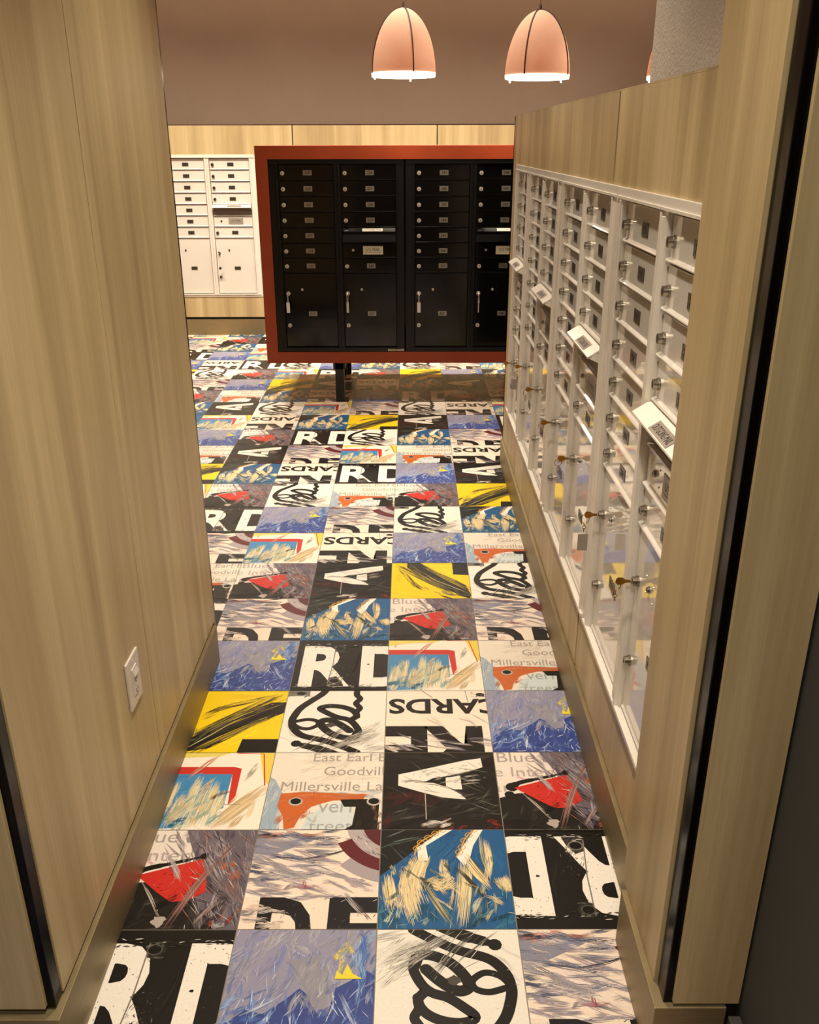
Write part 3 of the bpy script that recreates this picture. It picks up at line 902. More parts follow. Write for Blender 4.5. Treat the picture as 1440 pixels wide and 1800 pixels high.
def art_F():      # red-edged sign corner, blue field, feathers
    a = Art('#f8ecdb', 10)
    a.poly([(0, 1), (0.6, 1.0), (0.5, 0.95), (0.2, 0.93), (0.0, 0.88)], '#e6d46a')
    a.poly([(0.86, 1), (1, 1), (1, 0.55), (0.95, 0.62)], '#e9cf58')
    a.line([(0.66, 0.995), (0.90, 0.985), (0.97, 0.55)], 0.012, '#d23227', smooth=0)
    a.poly([(0, 0.80), (0.66, 0.80), (0.73, 0.775), (0.74, 0.35), (0.69, 0.30), (0.66, 0.70), (0.0, 0.70)], '#c9352a')
    a.poly([(0, 0.70), (0.66, 0.70), (0.66, 0.26), (0.3, 0.02), (0, 0.0)], '#4389ba')
    a.field((0, 0.4, 0.66, 0.68), 7, ['#3f82b3', '#5593bf'], 10, 0.3, 0.08, 0.2)
    fe = ['#e6dcbb', '#dccf9f', '#c9c9a6', '#a5b9a0', '#dcbf92', '#eee2c8', '#7fa5a5', '#cda878']
    a.field((0, 0.0, 0.6, 0.3), 1, fe, 60, 0.2, 0.05)
    for x, y1 in ((0.07, 0.50), (0.17, 0.62), (0.27, 0.46), (0.36, 0.66), (0.44, 0.52), (0.52, 0.62), (0.60, 0.50)):
        a.mass([(x + 0.02, y1), (x, y1 * 0.6), (x - 0.05, -0.02)], 0.10, [a.R.choice(fe)] + fe, 13, 0.25)
    a.field((0.02, 0.1, 0.66, 0.60), 22, fe + ['#4389ba', '#5d93b0', '#8a9a78'], 74, 0.24, 0.045, 0.3, dry=0.5)
    a.field((0.66, 0.1, 1, 0.5), 6, ['#efe0c6', '#e2cba2', '#f3e8d8'], 58, 0.3, 0.05, 0.2)
    a.field((0, 0.0, 0.7, 0.30), 14, fe, 66, 0.26, 0.07, 0.25, dry=0.4)
    a.field((0, 0.0, 0.34, 0.16), 7, ['#1f5b78', '#2f7390', '#3f86a5'], 45, 0.2, 0.05, 0.4)
    a.brush([(0.26, 0.62), (0.40, 0.84), (0.52, 1.0)], 0.05, ['#dd5a48', '#e98a72', '#e0b8a0', '#a9b78f'], 8, 0.4)
    a.brush([(0.06, 0.82), (0.10, 0.96)], 0.03, ['#dd7a60', '#e9a98a'], 4, 0.4)
    a.brush([(0.52, 0.36), (0.60, 0.44), (0.72, 0.47)], 0.04, ['#2d2a26', '#8d7a55', '#54482f'], 6, 0.3)
    a.mass([(0.60, 0.0), (0.78, 0.26), (1.0, 0.54)], 0.14, ['#d8bd8f', '#cfae7c', '#bc9863', '#e2cba2', '#d8bd8f', '#efe0c6'], 20, 0.35)
    a.brush([(0.74, 0.0), (0.86, 0.22)], 0.06, ['#cfae7c', '#e2cba2'], 8, 0.5)
    a.brush([(0.78, 0.58), (0.90, 0.92)], 0.05, ['#b3aa98', '#8a8272', '#ddd3c1'], 7, 0.8)
    a.line([(0.66, 0.30), (0.80, 0.30)], 0.006, '#7b7164', smooth=0)
    return a


def art_Y():      # black brush strokes on yellow
    a = Art('#f6d018', 11)
    a.field((0, 0, 1, 1), 8, ['#f8d82a', '#efc616', '#f3cc1c'], 35, 0.5, 0.16, 0.4, dry=0.5)
    bl = ['#1a1812', '#26241c', '#34322a', '#14120e']
    a.poly([(0.64, 0.0), (1, 0.0), (1, 0.20), (0.66, 0.20)], '#15130f')
    a.poly([(-0.02, 0.02), (0.10, 0.0), (0.36, 0.06), (0.52, 0.24), (0.66, 0.36), (0.82, 0.50), (1.0, 0.62), (1.0, 0.80), (0.86, 0.80), (0.70, 0.68), (0.52, 0.56), (0.34, 0.40), (0.16, 0.22)], '#1c1a13')
    a.brush([(0.02, -0.02), (0.40, 0.28), (0.74, 0.60), (1.06, 0.86)], 0.30, bl + ['#3f3c2c', '#1a1812'], 34, 0.2)
    a.brush([(0.0, 0.10), (0.36, 0.42), (0.74, 0.78), (0.98, 0.96)], 0.10, bl + ['#8a7f3c', '#d7b71d', '#5d5734'], 14, 0.5)
    a.brush([(0.30, 0.30), (0.60, 0.56), (0.98, 0.80)], 0.07, ['#d7b71d', '#b59f3a', '#1a1812', '#6b6648'], 8, 0.7)
    a.brush([(0.10, 0.16), (0.50, 0.54), (0.96, 0.90)], 0.08, bl + ['#6b6648', '#d7b71d'], 12, 0.5)
    a.brush([(0.20, 0.0), (0.60, 0.36), (1.0, 0.64)], 0.07, bl + ['#918a5c', '#e0bf1c'], 10, 0.5)
    a.brush([(0.16, 0.54), (0.36, 0.70), (0.64, 0.82), (0.9, 0.95)], 0.07, bl + ['#6d6648', '#a8973c'], 10, 0.5)
    a.brush([(0.22, 0.60), (0.34, 0.70), (0.46, 0.76)], 0.05, bl + ['#3a3724'], 8, 0.1)
    a.field((0.0, 0.25, 0.5, 0.6), 5, ['#a8973c', '#6d6648', '#2c2a20'], 40, 0.3, 0.03, 0.15, dry=0.8)
    a.field((0, 0.0, 0.26, 0.34), 12, bl + ['#6d7354', '#a5a36b'], 60, 0.26, 0.04, 0.3, dry=0.6)
    a.brush([(0.10, 0.0), (0.34, 0.26), (0.62, 0.58)], 0.014, ['#d3c88e', '#b5a96c'], 3, 0.1)
    return a


ARTS = {k: g().arrays() for k, g in dict(N=art_N, B=art_B, S=art_S, K=art_K, T=art_T, A=art_A, R=art_R, D=art_D, W=art_W, F=art_F, Y=art_Y).items()}
ROWS = {  # row: {column: design}; lower case = laid turned half round
    -1: {-1: 'N', 0: 'B', 1: 's', 2: 'D'}, 0: {-1: 'R', 0: 'D', 1: 'W', 2: 'n'}, 1: {-1: 'F', 0: 'T', 1: 'A', 2: 'R'},
    2: {-1: 'Y', 0: 'S', 1: 'K', 2: 'B'}, 3: {-1: 'B', 0: 'N', 1: 'F', 2: 'T'}, 4: {-2: 'N', -1: 'D', 0: 'W', 1: 'R', 2: 'D'},
    5: {-2: 'T', -1: 'R', 0: 'A', 1: 'Y+', 2: 'S'}, 6: {-2: 'D', -1: 'F', 0: 'K', 1: 'B', 2: 'T'}, 7: {-2: 'N', -1: 'B', 0: 'D', 1: 'S', 2: 'W'},
    8: {-3: 'F', -2: 'R', -1: 'S', 0: 'T', 1: 'R', 2: 'Y'}, 9: {-3: 'Y', -2: 'W', -1: 'K', 0: 'N', 1: 'B', 2: 'A'},
    10: {-3: 'T', -2: 'A', -1: 'D', 0: 'F', 1: 'T', 2: 'K'}, 11: {-3: 'B', -2: 'R', -1: 'N', 0: 'S', 1: 'W', 2: 'D'},
    12: {-3: 'F', -2: 'K', -1: 'W', 0: 'Y', 1: 'A', 2: 'B', 3: 'N'}, 13: {-4: 'W', -3: 'A', -2: 'S', -1: 'F', 0: 'D', 1: 'S', 2: 'K', 3: 'F'},
    14: {-4: 'R', -3: 'T', -2: 'W', -1: 'K', 0: 'B', 1: 'N', 2: 'R'}, 15: {-4: 'D', -3: 'B', -2: 'Y', -1: 'A', 0: 'K', 1: 'W', 2: 'A', 3: 'D'},
    16: {-4: 'S', -3: 'R', -2: 'F', -1: 'N', 0: 'R', 1: 'Y', 2: 'B', 3: 'W'}, 17: {-4: 'K', -3: 'N', -2: 'S', -1: 'B', 0: 'W', 1: 'S', 2: 'D', 3: 'F'},
    18: {-5: 'N', -4: 'B', -3: 'F'}, 19: {-5: 'D', -4: 'W', -3: 'T'}, 20: {-5: 'F', -4: 'R', -3: 'A'}}
TS = 0.305


def build_floor():
    rng = random.Random(5)
    Vs, Ks = [], []
    for j in range(-9, 22):
        row = ROWS.get(j, {})
        for i in range(-10, 10):
            x0, y0 = i * TS, j * TS
            if i < -5 and j < 8:
                continue
            if j < -1 and (i > 3 or i < -5):
                continue
            if x0 > 1.0 and y0 < 0.4:
                continue
            k = row.get(i)
            if k is None:
                k = rng.choice('NBSKTARDWFY')
            V, K = ARTS[k[0].upper()]
            V = V.copy()
            if k[0].islower():
                V[:, 0] = 1 - V[:, 0]
                V[:, 1] = 1 - V[:, 1]
            if k[1:] == '+':      # a quarter turn
                V[:, [0, 1]] = V[:, [1, 0]]
                V[:, 0] = 1 - V[:, 0]
            g = 0.0022
            V[:, 0] = x0 + g / 2 + V[:, 0] * (TS - g)
            V[:, 1] = y0 + g / 2 + V[:, 1] * (TS - g)
            Vs.append(V)
            Ks.append(K)
    # grout bed
    X0, X1, Y0, Y1 = -3.05, 3.05, -2.75, 6.75
    zb = -0.0012
    bed = np.array([(X0, Y0, zb), (X1, Y0, zb), (X1, Y1, zb), (X0, Y0, zb), (X1, Y1, zb), (X0, Y1, zb)], np.float32)
    V = np.concatenate(Vs + [bed])
    K = np.concatenate(Ks + [np.array([lin('#8d8272')] * 2, np.float32)])
    nt_ = len(V) // 3
    me = bpy.data.meshes.new('floor')
    me.vertices.add(len(V))
    me.vertices.foreach_set('co', V.ravel())
    me.loops.add(len(V))
    me.loops.foreach_set('vertex_index', np.arange(len(V), dtype=np.int32))
    me.polygons.add(nt_)
    me.polygons.foreach_set('loop_start', np.arange(0, len(V), 3, dtype=np.int32))
    me.update(calc_edges=True)
    me.materials.append(M['tile'])
    me.materials.append(M['grout'])
    mi = np.zeros(nt_, np.int32)
    mi[-2:] = 1
    me.polygons.foreach_set('material_index', mi)
    ca = me.attributes.new('paint', 'FLOAT_COLOR', 'FACE')
    ca.data.foreach_set('color', np.concatenate([K, np.ones((nt_, 1), np.float32)], 1).ravel())
    o = bpy.data.objects.new('floor', me)
    C.objects.link(o)
    struct(o)


build_floor()

# ------------------------------------------------------------------ room shell
BT = 0.135      # baseboard height
G = 0.003       # half of a panel gap


def panels_x(name, xf, xb, cuts, z0, z1, side, depth=0.018, gap=G, extra=None):
    """wall whose face looks along x; side=+1 faces +x, -1 faces -x; panels cut along y"""
    m = MB()
    lo, hi = min(xf, xb), max(xf, xb)
    core = 0.014
    if side > 0:
        m.box(lo, xf - core, cuts[0], cuts[-1], z0, z1, 'seam')
    else:
        m.box(xf + core, hi, cuts[0], cuts[-1], z0, z1, 'seam')
    for a, b in zip(cuts[:-1], cuts[1:]):
        if side > 0:
            m.box(xf - depth, xf, a + gap, b - gap, z0, z1, 'wood', 0.0008)
        else:
            m.box(xf, xf + depth, a + gap, b - gap, z0, z1, 'wood', 0.0008)
    if extra:
        extra(m)
    return struct(m.build(name))


ZT = ZC
# left wall stub: side face at x=-0.26, front face at y=-0.31
m = MB()
m.box(-1.5, -0.275, -0.292, 1.15, 0.0, ZT, 'seam')
for a, b in ((-0.268, 0.425), (0.429, 1.115)):
    m.box(-0.278, -0.26, a, b, BT + 0.006, ZT, 'wood', 0.0008)
m.box(-1.5, -0.277, -0.310, -0.290, BT + 0.012, ZT, 'wood', 0.0008)
m.box(-1.5, -0.30, 1.15, 1.165, BT + 0.006, ZT, 'wood', 0.0008)
struct(m.build('wall_left'))
m = MB()
m.box(-0.300, -0.2625, -0.300, -0.270, BT + 0.004, ZT, 'black_gloss', 0.002)
struct(m.build('trim_1'))
m = MB()
m.box(-0.300, -0.2655, 1.117, 1.150, 0.0, ZT, 'black_gloss', 0.002)
struct(m.build('trim_2'))
m = MB()
m.box(-1.5, -0.25, -0.322, 1.090, 0.0, BT, 'bronze', 0.0012)
struct(m.build('baseboard_left'))

# right partition with the recessed mailboxes
XP = 0.868
m = MB()
m.box(XP + 0.45, 1.42, 0.0, 3.06, 0.0, 1.690, 'seam')
for zz in ((BT + 0.004, 0.334), (1.484, 1.690)):
    m.box(XP + 0.016, XP + 0.46, 0.0, 3.06, zz[0], zz[1] - 0.001, 'seam')
    for a, b in ((0.0, 0.832), (0.848, 1.951), (1.958, 3.052)):
        m.box(XP, XP + 0.018, a, b, zz[0], zz[1], 'wood', 0.0008)
m.box(XP, XP + 0.46, 2.862, 3.052, 0.332, 1.486, 'wood')
m.box(XP + 0.001, 1.42, -0.001, 3.062, 1.6905, 1.694, 'wood')
m.box(XP - 0.002, 1.42, 3.053, 3.064, BT, 1.689, 'black_gloss')
struct(m.build('wall_right'))
m = MB()
m.box(0.857, 1.42, -0.03, 3.058, 0.0, BT, 'bronze', 0.0012)
struct(m.build('baseboard_right'))
# plaster above the partition, near end
m = MB()
m.box(XP + 0.002, 1.42, 0.003, 0.578, 1.6945, ZT, 'grey_plaster')
struct(m.build('wall_right_upper'))
# pier
m = MB()
m.box(0.842, 1.42, -0.290, -0.001, 0.0, ZT, 'seam')
m.box(0.828, 0.846, -0.250, 0.002, BT + 0.008, ZT, 'wood', 0.0008)
m.box(0.850, 0.968, -0.302, -0.284, BT + 0.014, ZT, 'wood', 0.0008)
struct(m.build('wall_right_pier'))
m = MB()
m.box(0.8345, 0.860, -0.294, -0.254, BT + 0.006, ZT, 'black_gloss', 0.002)
struct(m.build('trim_3'))
m = MB()
m.box(0.8165, 0.946, -0.306, -0.030, 0.0, BT + 0.008, 'bronze', 0.0012)
struct(m.build('baseboard_pier'))
# charcoal wall beyond the pier with its dark kick strip
m = MB()
m.box(0.972, 1.42, -2.70, -0.292, 0.0, ZT, 'charcoal')
struct(m.build('wall_right_near'))
m = MB()
m.box(0.950, 0.972, -2.70, -0.307, 0.0, BT - 0.01, 'grey_steel', 0.002)
struct(m.build('baseboard_right_near'))

# far wall: oak wainscot, taupe paint above
YF = 6.50
m = MB()
m.box(-3.05, 3.05, YF + 0.02, YF + 0.2, 0.0, ZT, 'taupe')
struct(m.build('wall_far'))
m = MB()
m.box(-3.05, -1.722, YF + 0.014, YF + 0.022, BT, 1.715, 'seam')
m.box(-0.905, 3.05, YF + 0.014, YF + 0.022, BT, 1.715, 'seam')
m.box(-3.05, 3.05, YF + 0.014, YF + 0.022, BT, 0.33, 'seam')
m.box(-3.05, 3.05, YF + 0.014, YF + 0.022, 1.49, 1.715, 'seam')
for a, b in ((-3.0, -1.765), (-1.765, -0.58), (-0.58, 0.607), (0.607, 1.79), (1.79, 3.0)):
    zs = [(BT + 0.022, 1.708)]
    if a == -1.765:
        m.box(a + 0.004, -1.722, YF, YF + 0.016, BT + 0.022, 1.708, 'wood', 0.0008)
        m.box(-0.905, b - 0.004, YF, YF + 0.016, BT + 0.022, 1.708, 'wood', 0.0008)
        m.box(-1.722, -0.905, YF, YF + 0.016, BT + 0.022, 0.342, 'wood')
        m.box(-1.722, -0.905, YF, YF + 0.016, 1.482, 1.708, 'wood')
    else:
        m.box(a + 0.004, b - 0.004, YF, YF + 0.016, BT + 0.022, 1.708, 'wood', 0.0008)
struct(m.build('wall_far_wainscot'))
m = MB()
m.box(-3.05, 3.05, YF - 0.008, YF + 0.02, 0.0, BT, 'bronze', 0.0012)
struct(m.build('baseboard_far'))

for nm, b, k in (('wall_left_far', (-3.2, -3.05, 0.9, 6.7), 'taupe'), ('wall_right_far', (3.05, 3.2, 0.45, 6.7), 'taupe'),
                 ('wall_left_back', (-3.05, -1.5, 1.05, 1.165), 'taupe'), ('wall_right_back', (1.42, 3.05, 0.45, 0.578), 'taupe'),
                 ('wall_left_near', (-1.66, -1.5, -2.7, -0.3), 'taupe'), ('wall_back', (-1.66, 1.42, -2.85, -2.70), 'taupe')):
    m = MB()
    m.box(b[0], b[1], b[2], b[3], 0.0, ZT, k)
    struct(m.build(nm))
m = MB()
m.box(-3.2, 3.2, -2.85, 6.7, ZC, ZC + 0.1, 'ceiling')
struct(m.build('ceiling'))


# ------------------------------------------------------------------ mailbox units
PI_ = 0.0905                      # door pitch
ZD = 1.459                        # top of the first door
ZB = 0.332                        # bottom of the unit
DW0, DW1 = -0.0235, 0.304         # door edges measured from its lock
OX = -0.082                       # unit edge measured from first lock


def lock_mesh(parent, x, z, y, rr=0.0108, proud=0.014, slot=True):
    k = MB()
    nm = 'nickel_dark' if parent.data.materials[0].name.startswith('white') else 'nickel'
    k.cyl((x, y, z), (x, y - proud * 0.35, z), rr * 1.15, rr * 1.15, 18, nm)
    k.cyl((x, y - proud * 0.35, z), (x, y - proud, z), rr, rr * 0.93, 18, nm)
    if slot:
        k.box(x - rr * 0.14, x + rr * 0.14, y - proud - 0.0006, y - proud, z - rr * 0.55, z + rr * 0.55, 'keyway')
    return k.build('lock', parent, smooth=True)


def door_mesh(name, x0, x1, z0, z1, mt, root, y0=0.008, lip=0.008):
    k = MB()
    if mt == 'black_enamel':
        lip = 0.0008
    h = 0.005 if lip > 0.007 else 0.002
    k.box(x0 + 0.001, x1 - 0.001, y0, y0 + 0.012, z0 + 0.002, z1 - 0.003, mt, 0.0012)
    # folded pull lip along the bottom edge
    a, b = x0 + 0.003, x1 - 0.003
    zc = z0 + 0.003
    prof = [(y0 + 0.001, zc + h + 0.004), (y0 - lip * 0.8, zc + h), (y0 - lip, zc + h * 0.6), (y0 - lip, zc + 0.001), (y0 - lip + 0.002, zc), (y0 + 0.001, zc)]
    n = len(prof)
    vs = [(a, p[0], p[1]) for p in prof] + [(b, p[0], p[1]) for p in prof]
    fs = [(i, n + i, n + (i + 1) % n, (i + 1) % n) for i in range(n)] + [tuple(range(n))[::-1], tuple(range(n, 2 * n))][::-1]
    k.add(vs, fs, mt)
    return k.build(name, root)


def plate(parent, x, z, y, txt, mt, w=0.053, h=0.029, name='number_plate', th=0.55, ink='ink'):
    k = MB()
    k.box(x - w / 2, x + w / 2, y - 0.0016, y, z - h / 2, z + h / 2, mt, 0.0004)
    if txt:
        text_on(k, txt, x, z, h * th, y - 0.0019, ink, 0.015, w * 0.8)
    return k.build(name, parent)


def rivets(parent, x, z, y, dx, dz, mt='nickel'):
    for sx in (-1, 1):
        for sz in (-1, 1):
            k = MB()
            k.cyl((x + sx * dx, y + 0.001, z + sz * dz), (x + sx * dx, y - 0.0018, z + sz * dz), 0.0026, 0.0015, 8, mt)
            k.build('rivet', parent)


def mailbox_unit(name, label, loc, rz, cols, colour, numbers, hood_label='OUTGOING MAIL', group=None, left_margin=None, maker=True):
    """local x to the right seen from the front, y into the wall; locks of column A at x=0"""
    dm, fm, hm, pm = (('white_gloss', 'white_frame', 'white_hood', 'plate_dark') if colour == 'white' else ('black_enamel', 'black_frame', 'black_enamel', 'plate'))
    root = thing(name, label, 'mailbox', loc, rz, group)
    xs = [0.0, 0.3745][:len(cols)]
    X0 = OX if left_margin is None else left_margin
    X1 = xs[-1] + DW1 + 0.052
    top, bot = 1.487 - ZB, 0.0
    D = lambda z: z - ZB
    k = MB()
    yf = -0.005
    # outer trim ring with a stepped inner edge
    k.box(X0, X1, yf, 0.03, D(1.463), top, fm, 0.0012)
    k.box(X0, X1, yf, 0.03, bot, D(0.357), fm, 0.0012)
    k.box(X0 + 0.006, X1 - 0.006, yf - 0.004, 0.0, D(1.4625), D(1.468), fm)
    k.box(X0 + 0.012, X1 - 0.012, yf - 0.006, 0.0, D(0.351), D(0.3595), fm)
    k.box(X0, xs[0] + DW0 - 0.003, yf, 0.03, D(0.3575), D(1.4625), fm, 0.0012)
    k.box(xs[0] + DW0 - 0.016, xs[0] + DW0 - 0.006, yf - 0.005, 0.0, D(0.36), D(1.460), fm, 0.0012)
    k.box(xs[-1] + DW1 + 0.003, X1, yf, 0.03, D(0.3575), D(1.4625), fm, 0.0012)
    k.box(xs[-1] + DW1 + 0.006, xs[-1] + DW1 + 0.014, yf - 0.005, 0.0, D(0.36), D(1.460), fm, 0.0012)
    if X0 < OX - 0.01:
        k.box(X0 + 0.03, X0 + 0.036, yf - 0.004, 0.0, D(0.36), D(1.460), fm)
    if len(xs) == 2:
        a, b = xs[0] + DW1, xs[1] + DW0
        k.box(a + 0.003, b - 0.003, -0.002, 0.03, D(0.3575), D(1.4625), fm, 0.0012)
        k.box(a + 0.006, a + 0.017, yf - 0.003, 0.0, D(0.36), D(1.458), fm, 0.0012)
        k.box(b - 0.018, b - 0.006, yf - 0.006, 0.0, D(0.36), D(1.452), fm, 0.0012)
    k.box(X0 + 0.004, X1 - 0.004, 0.03, 0.395, bot + 0.004, top - 0.004, fm)
    k.build('frame', root)
    nums = list(numbers)
    for x, ty in zip(xs, cols):
        z = ZD
        seq = {'A': 'ddddddd', 'B': 'ddddsd', 'C': 'ddddsdd'}[ty]
        for q in seq:
            if q == 'd':
                z0 = z - PI_
                d = door_mesh('door', x + DW0, x + DW1, D(z0), D(z), dm, root)
                lock_mesh(d, x, D(z - 0.050), 0.008)
                plate(d, x + 0.150, D(z - 0.0475), 0.008, nums.pop(0), pm)
                z = z0
            else:
                z0 = z - 2 * PI_
                # hood over the letter slot
                h = MB()
                a, b = x + DW0 + 0.002, x + DW1 - 0.002
                P = [(0.010, D(z) - 0.001), (-0.006, D(z) - 0.002), (-0.036, D(z) - 0.021), (-0.036, D(z) - 0.025), (-0.033, D(z) - 0.025), (-0.006, D(z) - 0.0065), (0.010, D(z) - 0.006)]
                n = len(P)
                h.add([(a, p[0], p[1]) for p in P] + [(b, p[0], p[1]) for p in P],
                      [(i, n + i, n + (i + 1) % n, (i + 1) % n) for i in range(n)] + [tuple(range(n, 2 * n)), tuple(range(n))[::-1]], hm)
                for e in (a, b - 0.002):
                    h.add([(e, 0.010, D(z) - 0.002), (e, -0.035, D(z) - 0.023), (e, 0.010, D(z) - 0.045), (e + 0.002, 0.010, D(z) - 0.002), (e + 0.002, -0.035, D(z) - 0.023), (e + 0.002, 0.010, D(z) - 0.045)],
                          [(0, 1, 2), (3, 5, 4), (0, 3, 4, 1), (1, 4, 5, 2), (2, 5, 3, 0)], hm)
                ho = h.build('slot_hood', root)
                # its label lies on the slope
                p0, p1 = Vector((0, -0.006, D(z) - 0.002)), Vector((0, -0.036, D(z) - 0.021))
                dd = (p1 - p0)
                nn = Vector((0, dd.z, -dd.y)).normalized() * -1
                if nn.z < 0:
                    nn = -nn
                lb_ = MB()
                cx = x + 0.163
                off = nn * 0.0012

                def sl(px, t, lift=1.0):
                    return p0 + dd * t + Vector((px, 0, 0)) + off * lift
                hw = 0.062
                lb_.add([sl(cx - hw, 0.92), sl(cx + hw, 0.92), sl(cx + hw, 0.16), sl(cx - hw, 0.16)], [(0, 1, 2, 3)], 'label_grey' if colour == 'white' else 'label')
                lb_.add([sl(cx - hw, 0.92, 0), sl(cx + hw, 0.92, 0), sl(cx + hw, 0.92), sl(cx - hw, 0.92)], [(0, 1, 2, 3)], 'label_grey' if colour == 'white' else 'label')
                v, t, asp = text_tris(hood_label, 0.0)
                lb_.add([sl(cx + (p[0] - 0.5) * 0.108, 0.78 - p[1] * 0.46, 1.3) for p in v], t, 'ink')
                lb_.build('hood_label', ho)
                # chute behind the slot
                c = MB()
                ct = 'slot_dark' if colour == 'white' else 'black_steel'
                zc1, zc0 = D(z) - 0.006, D(z0 + PI_) + 0.002
                c.add([(a, 0.030, zc1), (b, 0.030, zc1), (b, 0.014, zc0), (a, 0.014, zc0), (a, 0.034, zc1), (b, 0.034, zc1), (b, 0.02, zc0 - 0.002), (a, 0.02, zc0 - 0.002)],
                      [(0, 3, 2, 1), (4, 5, 6, 7), (0, 1, 5, 4), (3, 7, 6, 2), (0, 4, 7, 3), (1, 2, 6, 5)], ct)
                c.box(a, b, 0.002, 0.016, zc0 - 0.004, zc0 + 0.001, dm)
                c.build('slot_chute', root)
                # carrier's panel with its U.S. MAIL plate
                d = door_mesh('mail_panel', x + DW0, x + DW1, D(z0), D(z0 + PI_) - 0.003, dm, root)
                lock_mesh(d, x + 0.040, D(z0 + 0.047), 0.008, 0.0068, 0.006)
                rivets(d, x + 0.040, D(z0 + 0.047), 0.008, 0.032, 0.018, 'nickel' if colour == 'white' else 'black_steel')
                pl = MB()
                px, pz = x + 0.163, D(z0 + 0.046)
                pmt = 'label_grey' if colour == 'white' else 'label_gold'
                pl.box(px - 0.062, px + 0.062, 0.0062, 0.008, pz - 0.025, pz + 0.025, pmt, 0.0004)
                text_on(pl, 'U.S. MAIL', px, pz + 0.004, 0.017, 0.0058, 'ink', 0.0, 0.085)
                pl.box(px - 0.052, px + 0.052, 0.0058, 0.0062, pz - 0.0125, pz - 0.0115, 'ink')
                pl.build('mail_plate', d)
                z = z0
        # parcel door
        d = door_mesh('parcel_door', x + DW0, x + DW1, D(0.362), D(z), dm, root, lip=0.004)
        zk = 0.700 if ty != 'C' else 0.612
        lock_mesh(d, x, D(zk), 0.008)
        lock_mesh(d, x, D(0.500), 0.008)
        lock_mesh(d, x + 0.088, D(zk + 0.024), 0.008, 0.0068, 0.006)
        rivets(d, x + 0.088, D(zk + 0.024), 0.008, 0.027, 0.019, 'nickel' if colour == 'white' else 'black_steel')
        plate(d, x + 0.150, D(0.574), 0.008, nums.pop(0), pm)
    if maker:
        k = MB()
        mx = X1 - (0.115 if colour == 'white' else 0.056)
        k.box(mx - 0.05, mx + 0.05, yf - 0.0012, yf, D(0.338), D(0.352), 'label' if colour != 'white' else 'white_frame')
        k.box(mx - 0.045, mx - 0.010, yf - 0.0016, yf - 0.001, D(0.343), D(0.347), 'label_grey')
        k.box(mx + 0.010, mx + 0.045, yf - 0.0016, yf - 0.001, D(0.343), D(0.347), 'label_grey')
        k.cyl((mx, yf - 0.001, D(0.345)), (mx, yf - 0.0018, D(0.345)), 0.004, None, 10, 'keyway')
        k.build('maker_label', root)
    return root


def seq(a, b):
    return [str(i) for i in range(a, b + 1)]


# island: orange frame on black legs carrying two black units
YB = 4.276
XB = -0.385
FX0, FX1, FZ0, FZ1 = -0.541, 1.248, 0.260, 1.562
st = thing('mailbox_stand', 'orange-red steel frame on black legs holding the black mailboxes', 'stand', ((FX0 + FX1) / 2, YB + 0.39, 0))
ox, oy = (FX0 + FX1) / 2, YB + 0.39
k = MB()
bx0, bx1, bz0, bz1 = -0.4685, 1.1735, 0.3315, 1.4875
for (a, b, c, d) in ((FX0, FX1, bz1, FZ1), (FX0, FX1, FZ0, bz0), (FX0, bx0, bz0, bz1), (bx1, FX1, bz0, bz1)):
    k.box(a - ox, b - ox, YB - 0.012 - oy, YB + 0.79 - oy, c, d, 'orange')
k.build('frame', st)
k = MB()
k.box(bx0 - ox, bx1 - ox, YB + 0.41 - oy, YB + 0.78 - oy, bz0, bz1, 'black_enamel')
k.build('back_panel', st)
for lx in (-0.079, 1.11):
    for ly, y1 in ((YB + 0.0, YB + 0.055), (YB + 0.745, YB + 0.79)):
        k = MB()
        k.box(lx - 0.028 - ox, lx + 0.028 - ox, ly - oy, y1 - oy, 0.0, FZ0 - 0.001, 'black_steel', 0.003)
        k.box(lx - 0.040 - ox, lx + 0.040 - ox, ly - oy, y1 - oy, FZ0 - 0.045, FZ0 - 0.0012, 'black_steel', 0.003)
        k.build('leg', st)
    k = MB()
    for s_ in (-1, 1):
        yc = YB + 0.395 + s_ * 0.31
        k.tube([(lx - ox, yc - oy - s_ * 0.0, 0.02), (lx - ox, yc - s_ * 0.24 - oy, FZ0 - 0.01)], 0.014, 'grey_steel', 4)
    k.build('brace', st)

mailbox_unit('mailbox_unit', 'black mailbox bank numbered 229 to 240 in the orange frame', (XB, YB, ZB), 0, 'AB', 'black',
             seq(229, 235) + ['S1P'] + seq(236, 240) + ['S2P'])
mailbox_unit('mailbox_unit', 'black mailbox bank numbered 241 to 252, partly behind the oak partition', (XB + 0.8215, YB, ZB), 0, 'AB', 'black',
             seq(241, 247) + ['S3P'] + seq(248, 252) + ['S4P'], maker=False)
# far wall
mailbox_unit('mailbox_unit', 'white mailbox bank set into the far oak wall beside the orange frame', (-1.632, YF, ZB), 0, 'AB', 'white',
             seq(93, 99) + ['P9'] + seq(100, 104) + ['P10'])
